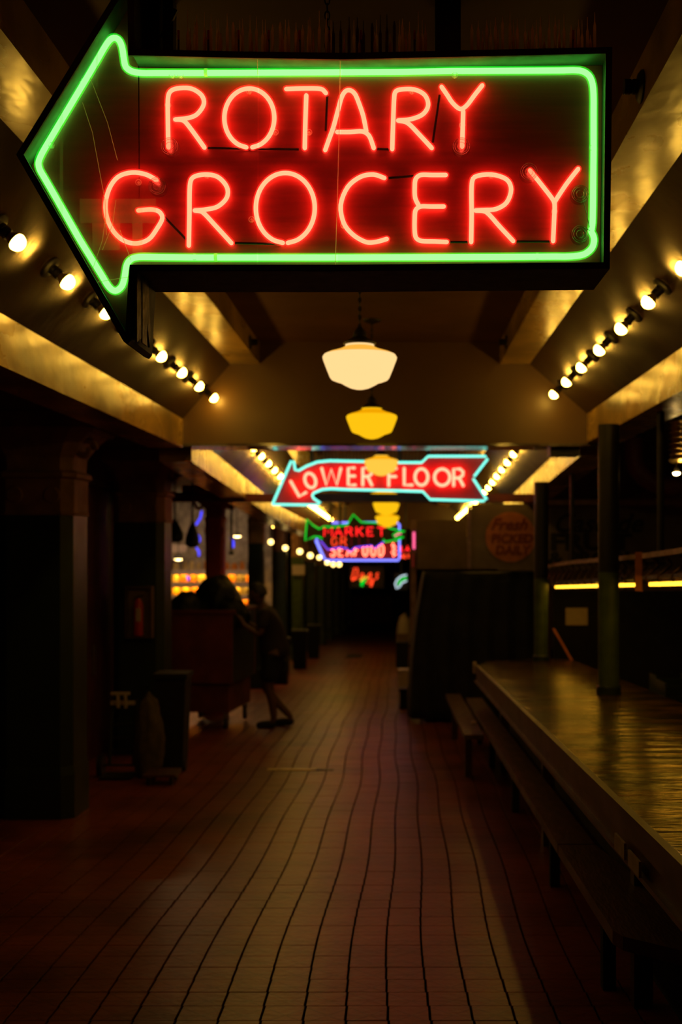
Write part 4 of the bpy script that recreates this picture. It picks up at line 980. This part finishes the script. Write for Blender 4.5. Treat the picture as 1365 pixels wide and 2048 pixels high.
MB().prism([Vector((x,y,fz(y)+hb-0.045)) for x,y in f_],[Vector((x,y,fz(y)+hb)) for x,y in f_]).build('plank', M['wood'], bn2)
for y in (4.6,6.2,8.3,10.4,12.0): MB().sbox(0.78,0.83,y,y+0.06,0,hb-0.045).build('leg', M['black_cloth'], bn2)  # shade under the bench put into the black of the legs
sb = thing('step_board', 'short low board shelf at the far end of the bench', 'shelf', (0.55,11.0,fz(11.0)))
MB().sbox(0.50,0.655,9.3,13.0,0.38,0.42).build('board', M['wood'], sb)
for y in (9.9,12.4): MB().sbox(0.54,0.60,y,y+0.06,0,0.38).build('leg', M['dark_wood'], sb)
tag(MB().sbox(0.60,0.64,10.0,10.12,0.421,0.44).build('wood_scrap', M['pale']), 'small pale wood scrap lying on the short board shelf', 'scrap')
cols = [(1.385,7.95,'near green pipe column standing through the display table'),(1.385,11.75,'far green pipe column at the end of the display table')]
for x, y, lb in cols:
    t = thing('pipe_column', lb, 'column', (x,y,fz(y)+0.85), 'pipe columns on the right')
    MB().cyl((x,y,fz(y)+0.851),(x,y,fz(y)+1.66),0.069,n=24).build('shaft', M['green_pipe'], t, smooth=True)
    MB().cyl((x,y,fz(y)+1.66),(x,y,HC+0.797+shift(y)),0.069,n=24).build('shade_toned_shaft', M['black'], t, smooth=True)  # shade above the strip lamps put into the colour as a black part
    MB().lathe([(0.082,0),(0.082,0.05),(0.070,0.06)], (x,y,fz(y)+0.851), 24).build('collar', M['green_col'], t, smooth=True)
# hood: rail, brackets, lights
hd = thing('hood_frame', 'metal hood frame with curved hooks and lit strip over the display table', 'frame', (1.5,9.0,fz(9)+1.75))
def rl(y): return Vector((1.50, y, HC+fz(y)+0.235+0.02*math.sin(y*0.7)))
pts = [rl(y) for y in (12.4,11.6,10.8,10.0,9.2,8.5)]
for a, b in zip(pts[:-1],pts[1:]): pass
for nm, yy in (('front_rail',(12.4,11.4,10.4,9.4,8.6)),('front_rail',(8.45,7.4,6.4,5.4,4.6))):
    m_ = MB()
    for a, b in zip(yy[:-1], yy[1:]): m_.bar(rl(a), rl(b), 0.045, 0.03)
    m_.build(nm, M['mauve'], hd)
yk = 12.2; i = 0
while yk > 5.0:
    a = rl(yk); zb = HC+fz(yk)+0.055
    q = catmull([a+Vector((0,0,-0.02)), Vector((1.53,yk,a.z-0.06)), Vector((1.49,yk,a.z-0.10)), Vector((1.46,yk,zb+0.03)), Vector((1.47,yk,zb))], 5)
    MB().tube(q, 0.009, 6).build('hook', M['rust'], hd, smooth=True); yk -= 0.34; i += 1
MB().prism([Vector((x,12.3,HC+fz(12.3)+h)) for x,h in ((1.46,0.075),(2.2,0.075),(2.2,0.095),(1.46,0.095))],[Vector((x,4.6,HC+fz(4.6)+h)) for x,h in ((1.46,0.075),(2.2,0.075),(2.2,0.095),(1.46,0.095))]).build('hood_board', M['black'], hd)
for k, (y0, y1) in enumerate(((12.2,10.9),(10.7,9.5),(9.3,8.3),(7.6,6.5),(6.3,5.2))):
    t = thing('strip_light', 'glowing yellow strip lamp under the hood, %s from the far end' % ORD[k], 'lamp', (1.6,(y0+y1)/2,HC+fz(y0)+0.05), 'strip lamps under the hood')
    for nm, m, h0, h1, xx0, xx1 in (('lit_tube',M['strip'],0.035,0.056,1.58,1.64),('reflector',M['steel'],0.057,0.073,1.55,1.67)):
        MB().prism([Vector((x,y0,HC+fz(y0)+h)) for x,h in ((xx0,h0),(xx1,h0),(xx1,h1),(xx0,h1))],[Vector((x,y1,HC+fz(y1)+h)) for x,h in ((xx0,h0),(xx1,h0),(xx1,h1),(xx0,h1))]).build(nm, m, t)
a = P(1277,1104,7.0)
tag(MB().add([], []).box(a.x-0.02,a.x+0.02,6.98,6.985,P(0,1182,7).z,a.z).build('hanging_strap', M['orange']), 'faded orange strap hanging from the hood rail', 'strap')
for k, (px, yy, lb) in enumerate(((1322,7.2,'dark hanger pipe dropping to the hood rail near the right photo edge'),(1232,8.7,'dark hanger pipe just right of the near green column'),(1145,11.0,'thin dark hanger pipe between the two green columns'))):
    x = P(px,0,yy).x; tp = HC+1.4-0.0242*(yy+1.5) if x > 1.72 else HC+0.797+shift(yy)
    tag(MB().cyl((x,yy,rl(yy).z-0.02),(x,yy,tp),0.022,n=10).build('hanger_pipe', M['black'], smooth=True), lb, 'pipe')
MB().bar(Vector((1.5,7.2,rl(7.2).z)),Vector((P(1322,0,7.2).x,7.2,rl(7.2).z)),0.03).build('cross_arm', M['black'], hd)
# back signs
zs = 13.6
g1 = thing('sign_board', 'dark board with gold top rail and painted black fruit lettering at right', 'sign', (P(1230,0,zs).x,zs,P(0,1140,zs).z))
MB().box(P(1100,0,zs).x,4.05,zs,zs+0.05,P(0,1140,zs).z,P(0,1014,zs).z).build('board', M['sign_cream'], g1)
MB().box(P(1075,0,zs).x,4.05,zs-0.06,zs+0.06,P(0,1010,zs).z,P(0,1000,zs).z).build('top_rail', mat('brass_rail',(0.8,0.5,0.18),0.4,var=0.2), g1)
text('lettering', 'Cascade', 0.30, M['ink'], g1, P(1195,1048,zs-0.005), shear=0.35, offset=0.006)
text('lettering', 'FRUIT', 0.26, M['ink'], g1, P(1182,1086,zs-0.005), offset=0.012, sx=1.35)
text('lettering', '& PRODUCE', 0.2, M['ink'], g1, P(1215,1118,zs-0.005), offset=0.008, sx=1.2)
MB().cyl(P(1385,1055,zs),P(1385,1055,zs-0.02*1.0)+Vector((0,0,0)),0.30,n=32).build('orange_disc', M['orange'], g1)
for q in (1100,1250): MB().box(P(q,0,zs).x-0.02,P(q,0,zs).x+0.02,zs+0.0,zs+0.05,fz(zs),P(0,1140,zs).z).build('post', M['dark_wood'], g1)
zs2 = 14.0
g2 = thing('sign_board', 'cream board with an orange disc lettered Fresh PICKED DAILY beside the black stall cover', 'sign', (P(1007,0,zs2).x,zs2,P(0,1140,zs2).z))
MB().box(P(943,0,zs2).x,P(1073,0,zs2).x,zs2,zs2+0.04,P(0,1138,zs2).z,P(0,1008,zs2).z).build('board', M['sign_cream'], g2)
c = P(1022,1074,zs2-0.015); MB().cyl(c, c+Vector((0,0.014,0)), 50*zs2/F, n=48).build('orange_disc', M['orange'], g2)
text('lettering', 'Fresh', 0.19, M['ink_red'], g2, P(1018,1050,zs2-0.02), shear=0.35, offset=0.005)
text('lettering', 'PICKED', 0.145, M['ink_red'], g2, P(1024,1078,zs2-0.02), shear=0.15, offset=0.006)
text('lettering', 'DAILY', 0.145, M['ink_red'], g2, P(1025,1101,zs2-0.02), shear=0.15, offset=0.006)
MB().box(P(935,0,zs2).x,P(942,0,zs2).x,zs2-0.05,zs2,P(0,1138,zs2).z,P(0,1012,zs2).z).build('edge_post', M['mauve'], g2)
MB().box(P(995,0,zs2).x,P(1071,0,zs2).x,zs2-0.08,zs2-0.01,P(0,1141,zs2).z,P(0,1135,zs2).z).build('ledge', M['sign_cream'], g2)
tag(MB().box(P(835,0,15.2).x,P(934,0,15.2).x,15.2,15.25,P(0,1138,15.2).z,P(0,1040,15.2).z).build('divider', M['brown_panel']), 'plain brown panel above the black covered stall', 'panel')
tag(MB().box(P(822,0,15.9).x,P(833,0,15.9).x,16.10,16.18,fz(16),P(0,1040,15.9).z).build('post', M['mauve']), 'slim mauve post carrying the upright neon tube', 'post')
# covered stall
cs = thing('covered_stall', 'large stall draped in black cloth beyond the display table', 'stall', (0.9,14.4,fz(14.4)))
x0, x1 = 0.14, 1.62
m_ = MB(); nx, nz = 40, 14; y0 = 14.0; zt_ = P(0,1145,14.2).z
vs = []; fs = []
for j in range(nz+1):
    for i in range(nx+1):
        u = i/nx; v = j/nz; x = x0+(x1-x0)*u
        if v > 0: x -= 0.0
        bul = 0.045*math.sin(u*38+2*math.sin(v*2))*(1-v*0.7)
        xl = x + (1-u)*0.16*(v**2)
        z = fz(14)+0.05+(zt_-fz(14)-0.05)*v+0.02*math.sin(u*9)*v
        vs.append((xl, y0-0.05+bul+0.10*v, z))
for j in range(nz):
    for i in range(nx): fs.append((j*(nx+1)+i, j*(nx+1)+i+1, (j+1)*(nx+1)+i+1, (j+1)*(nx+1)+i))
cf = MB().add(vs, fs).build('front_drape', M['black_cloth'], cs, smooth=True)
s_ = cf.modifiers.new('solid','SOLIDIFY'); s_.thickness = 0.01; bake(cf)
MB().box(x0+0.16,x1,14.2,15.1,fz(14.9)+0.02,zt_-0.01).build('stall_body', M['black_cloth'], cs)
vs = []; fs = []
for j in range(15):
    for i in range(17):
        u = i/16; v = j/14; y = 14.02+1.2*u
        vs.append((x0-0.02+0.03*math.sin(u*25)*(1-v)+0.17*v**2, y, fz(y)+0.05+(zt_-fz(y)-0.05)*v))
for j in range(14):
    for i in range(16): fs.append((j*17+i, j*17+i+1, (j+1)*17+i+1, (j+1)*17+i))
cf = MB().add(vs, fs).build('side_drape', mat('grey_drape', (0.09,0.07,0.06), 0.85, var=0.3, vscale=5), cs, smooth=True)
s_ = cf.modifiers.new('solid','SOLIDIFY'); s_.thickness = 0.01; bake(cf)
# back of the right stall
tag(MB().box(P(1108,0,12.6).x,4.0,12.6,12.65,fz(12.6),P(0,1182,12.6).z).build('divider', M['black_cloth']), 'black back panel behind the display table', 'panel')
c = P(1154,1233,12.58)
tag(MB().box(c.x-0.115,c.x+0.115,12.57,12.58,c.z-0.09,c.z+0.09).build('notice', M['paper']), 'pinkish white paper notice on the black panel behind the display table', 'notice')
tag(MB().cyl(P(1108,1258,12.1),P(1145,1322,11.9),0.012,n=8).build('stick', M['orange'], smooth=True), 'thin orange stick leaning at the back of the display table', 'stick')
for k, (xx, yy, sz) in enumerate(((1.98,8.4,0.30),(2.05,9.1,0.26))):
    cr_ = thing('crate', ('dark green slatted crate behind the table at the right edge','second dark crate behind the table, farther back')[k], 'crate', (xx,yy,fz(yy)+0.0))
    for q in range(4):
        MB().box(xx-sz/2,xx+sz/2,yy-sz/2,yy-sz/2+0.015,fz(yy)+0.62+q*0.07,fz(yy)+0.675+q*0.07).build('slat', M['green_col'], cr_)
    MB().box(xx-sz/2,xx+sz/2,yy-sz/2+0.016,yy+sz/2,fz(yy),fz(yy)+0.62).build('stand', M['black'], cr_)
    MB().box(xx-sz/2,xx+sz/2,yy-sz/2+0.016,yy+sz/2,fz(yy)+0.62,fz(yy)+0.64).build('bottom', M['green_col'], cr_)
    for s in (-1,1): MB().box(xx+s*sz/2-0.015*(s>0),xx+s*sz/2+0.015*(s<0),yy-sz/2+0.016,yy+sz/2,fz(yy)+0.64,fz(yy)+0.9).build('side', M['green_col'], cr_)
# ribbed duct and lamp, upper right
du = thing('ribbed_duct', 'ribbed metal duct hanging at the upper right edge of the photo', 'duct', (P(1362,0,10).x,10.0,HC+1.08))
prof = []
zz = P(0,925,10).z; 
for i in range(8):
    prof += [(0.10,zz+i*0.045),(0.125,zz+i*0.045+0.022)]
MB().lathe(prof, (P(1368,0,10).x,10.0,0), 24).build('ribbed_sleeve', mat('ribbed_brass_sheet',(0.6,0.42,0.16),0.28,metal=0.9), du, smooth=True, sharp=20)
MB().cyl((P(1368,0,10).x,10.0,zz+0.34),(P(1368,0,10).x,10.0,HC+1.108),0.09,n=20).build('upper_pipe', M['black'], du, smooth=True)
lamp = thing('spot_lamp', 'small bright lamp below the ribbed duct at the right edge', 'lamp', P(1354,940,9.9))
c = P(1354,946,9.9)
MB().lathe([(0.0,-0.018),(0.02,-0.012),(0.028,0.0),(0.0,0.004)], c, 14).build('bulb', emat('spot_lamp_glow', (120,75,20), 1), lamp, smooth=True)
MB().lathe([(0.018,0.0),(0.018,0.02),(0.008,0.05),(0,0.05)], c+Vector((0,0,0.004)), 16).build('cap', M['steel'], lamp, smooth=True)
MB().tube([c+Vector((0,0,0.05)),c+Vector((0.0,0.05,0.07)),c+Vector((0.02,0.10,0.09))],0.006,6).build('arm', M['black'], lamp)
el = thing('pipe_elbow', 'large dark curved duct elbow between the near green column and the ribbed duct', 'duct', P(1290,930,11.5))
q = [P(1268,868,11.5),P(1268,905,11.5),P(1272,930,11.5),P(1288,952,11.5),P(1312,966,11.5),P(1345,972,11.5),P(1420,972,11.5)]
MB().tube(catmull(q,6),0.09,18).build('elbow_pipe', M['red_dull'], el, smooth=True)
for px in (1268,): MB().cyl(P(1268,870,11.5),P(1268,876,11.5),0.10,n=18).build('collar', M['black'], el, smooth=True)
jb = thing('fixture_box', 'dark box fixture with small shiny studs under the right end of the cross beam', 'fixture', P(1128,895,9.55))
MB().box(P(1100,0,9.5).x,P(1158,0,9.5).x,9.45,9.65,P(0,912,9.5).z,HC+0.768).build('box', M['black'], jb)
for px in (1113,1135,1148): MB().lathe([(0.0,-0.02),(0.012,-0.014),(0.015,0)], P(px,911,9.5), 10).build('stud', M['steel'], jb, smooth=True)

# ---------------------------------------------------------------- things along the far right of the walkway
def boxthing(name, px0, px1, pyt, pyb, z, m, label, cat, depth=0.25):
    t = thing(name, label, cat, (P((px0+px1)/2,0,z).x,z,fz(z)))
    xa, xb = P(px0,0,z).x, P(px1,0,z).x; zb = fz(z+depth/2) if pyb is None else P(0,pyb,z).z; zt = P(0,pyt,z).z
    MB().box(xa,xb,z,z+depth,zb,zt-0.03).build('body', m, t); MB().box(xa-0.01,xb+0.01,z-0.01,z+depth+0.01,zt-0.03,zt).build('lid', m, t)
    return t
boxthing('storage_tub', 800,822,1378,None,15.6,M['black_plastic'],'black storage tub at the foot of the black covered stall','tub')
boxthing('carton', 797,818,1340,None,18.8,M['pale'],'pinkish pale carton standing behind the black storage tub','box')
boxthing('storage_tub', 792,818,1285,None,24.0,M['black_plastic'],'second black tub farther along the right side of the walkway','tub')
boxthing('carton', 795,818,1268,None,29.0,M['brown_panel'],'brown carton far along the right side under the green and white neon','box')
boxthing('counter', 690,785,1190,None,58.0,M['red_dull'],'reddish counter closing the far end of the walkway','counter',0.8)
blob('rubbish_bag', (P(735,0,57).x,58.4,P(0,1183,58).z+0.2), 1.2,0.3,0.35, 6.0, M['black_plastic'], 'dark heap on top of the counter at the far end of the walkway', 'bag')
for k, (a, z) in enumerate(((806,33),(812,36))):
    blob('stuffed_sack', (P(a,0,z).x+0.05,z,fz(z)+0.55*0.6), 0.22,0.22,0.55, 2.0+k*3, M['pale'] if k == 0 else M['green_col'], ('greyish stuffed sack far along the right side','dark green stuffed sack behind the greyish one at far right')[k], 'sack')
for k, (z, w_) in enumerate(((19.9,0.3),(23.8,0.3),(27.6,0.3))):
    x = -1.98
    t = thing('waste_bin', 'square black waste bin at the foot of the left columns, %s from the cart' % ORD[k], 'bin', (x,z,fz(z)), 'black bins along the left columns')
    MB().prism([Vector((x+sx*0.12,z+sy*0.12,fz(z)-0.005)) for sx,sy in ((-1,-1),(1,-1),(1,1),(-1,1))],[Vector((x+sx*0.15,z+sy*0.15,fz(z)+0.72)) for sx,sy in ((-1,-1),(1,-1),(1,1),(-1,1))]).build('body', M['black_plastic'], t)
    MB().box(x-0.16,x+0.16,z-0.16,z+0.16,fz(z)+0.72,fz(z)+0.77).build('rim', M['black'], t)
# floor plate and drain
zp = 10.3
t = thing('threshold_plate', 'worn brass strip set across the floor tiles left of centre', 'floor plate', (P(600,0,zp).x,zp,fz(zp)))
MB().sbox(P(535,0,zp).x,P(632,0,zp).x,zp-0.05,zp+0.05,0.001,0.006).build('strip', mat('worn_brass',(0.55,0.38,0.16),0.4,metal=0.6,var=0.4,vscale=12), t)
MB().sbox(P(633,0,zp).x,P(668,0,zp).x,zp-0.05,zp+0.03,0.001,0.005).build('dark_end', M['black'], t)  # black plate at the right end of the strip
zp = 28.6
t = thing('floor_drain', 'dark drain cover in the middle of the far walkway floor', 'drain', (P(709,0,zp).x,zp,fz(zp)))
MB().sbox(P(694,0,zp).x,P(726,0,zp).x,zp-0.9,zp+0.7,0.001,0.008).build('cover', M['black'], t)
for k in range(5): MB().sbox(P(696,0,zp).x,P(724,0,zp).x,zp-0.75+k*0.3,zp-0.70+k*0.3,0.008,0.014).build('bar', M['black'], t)
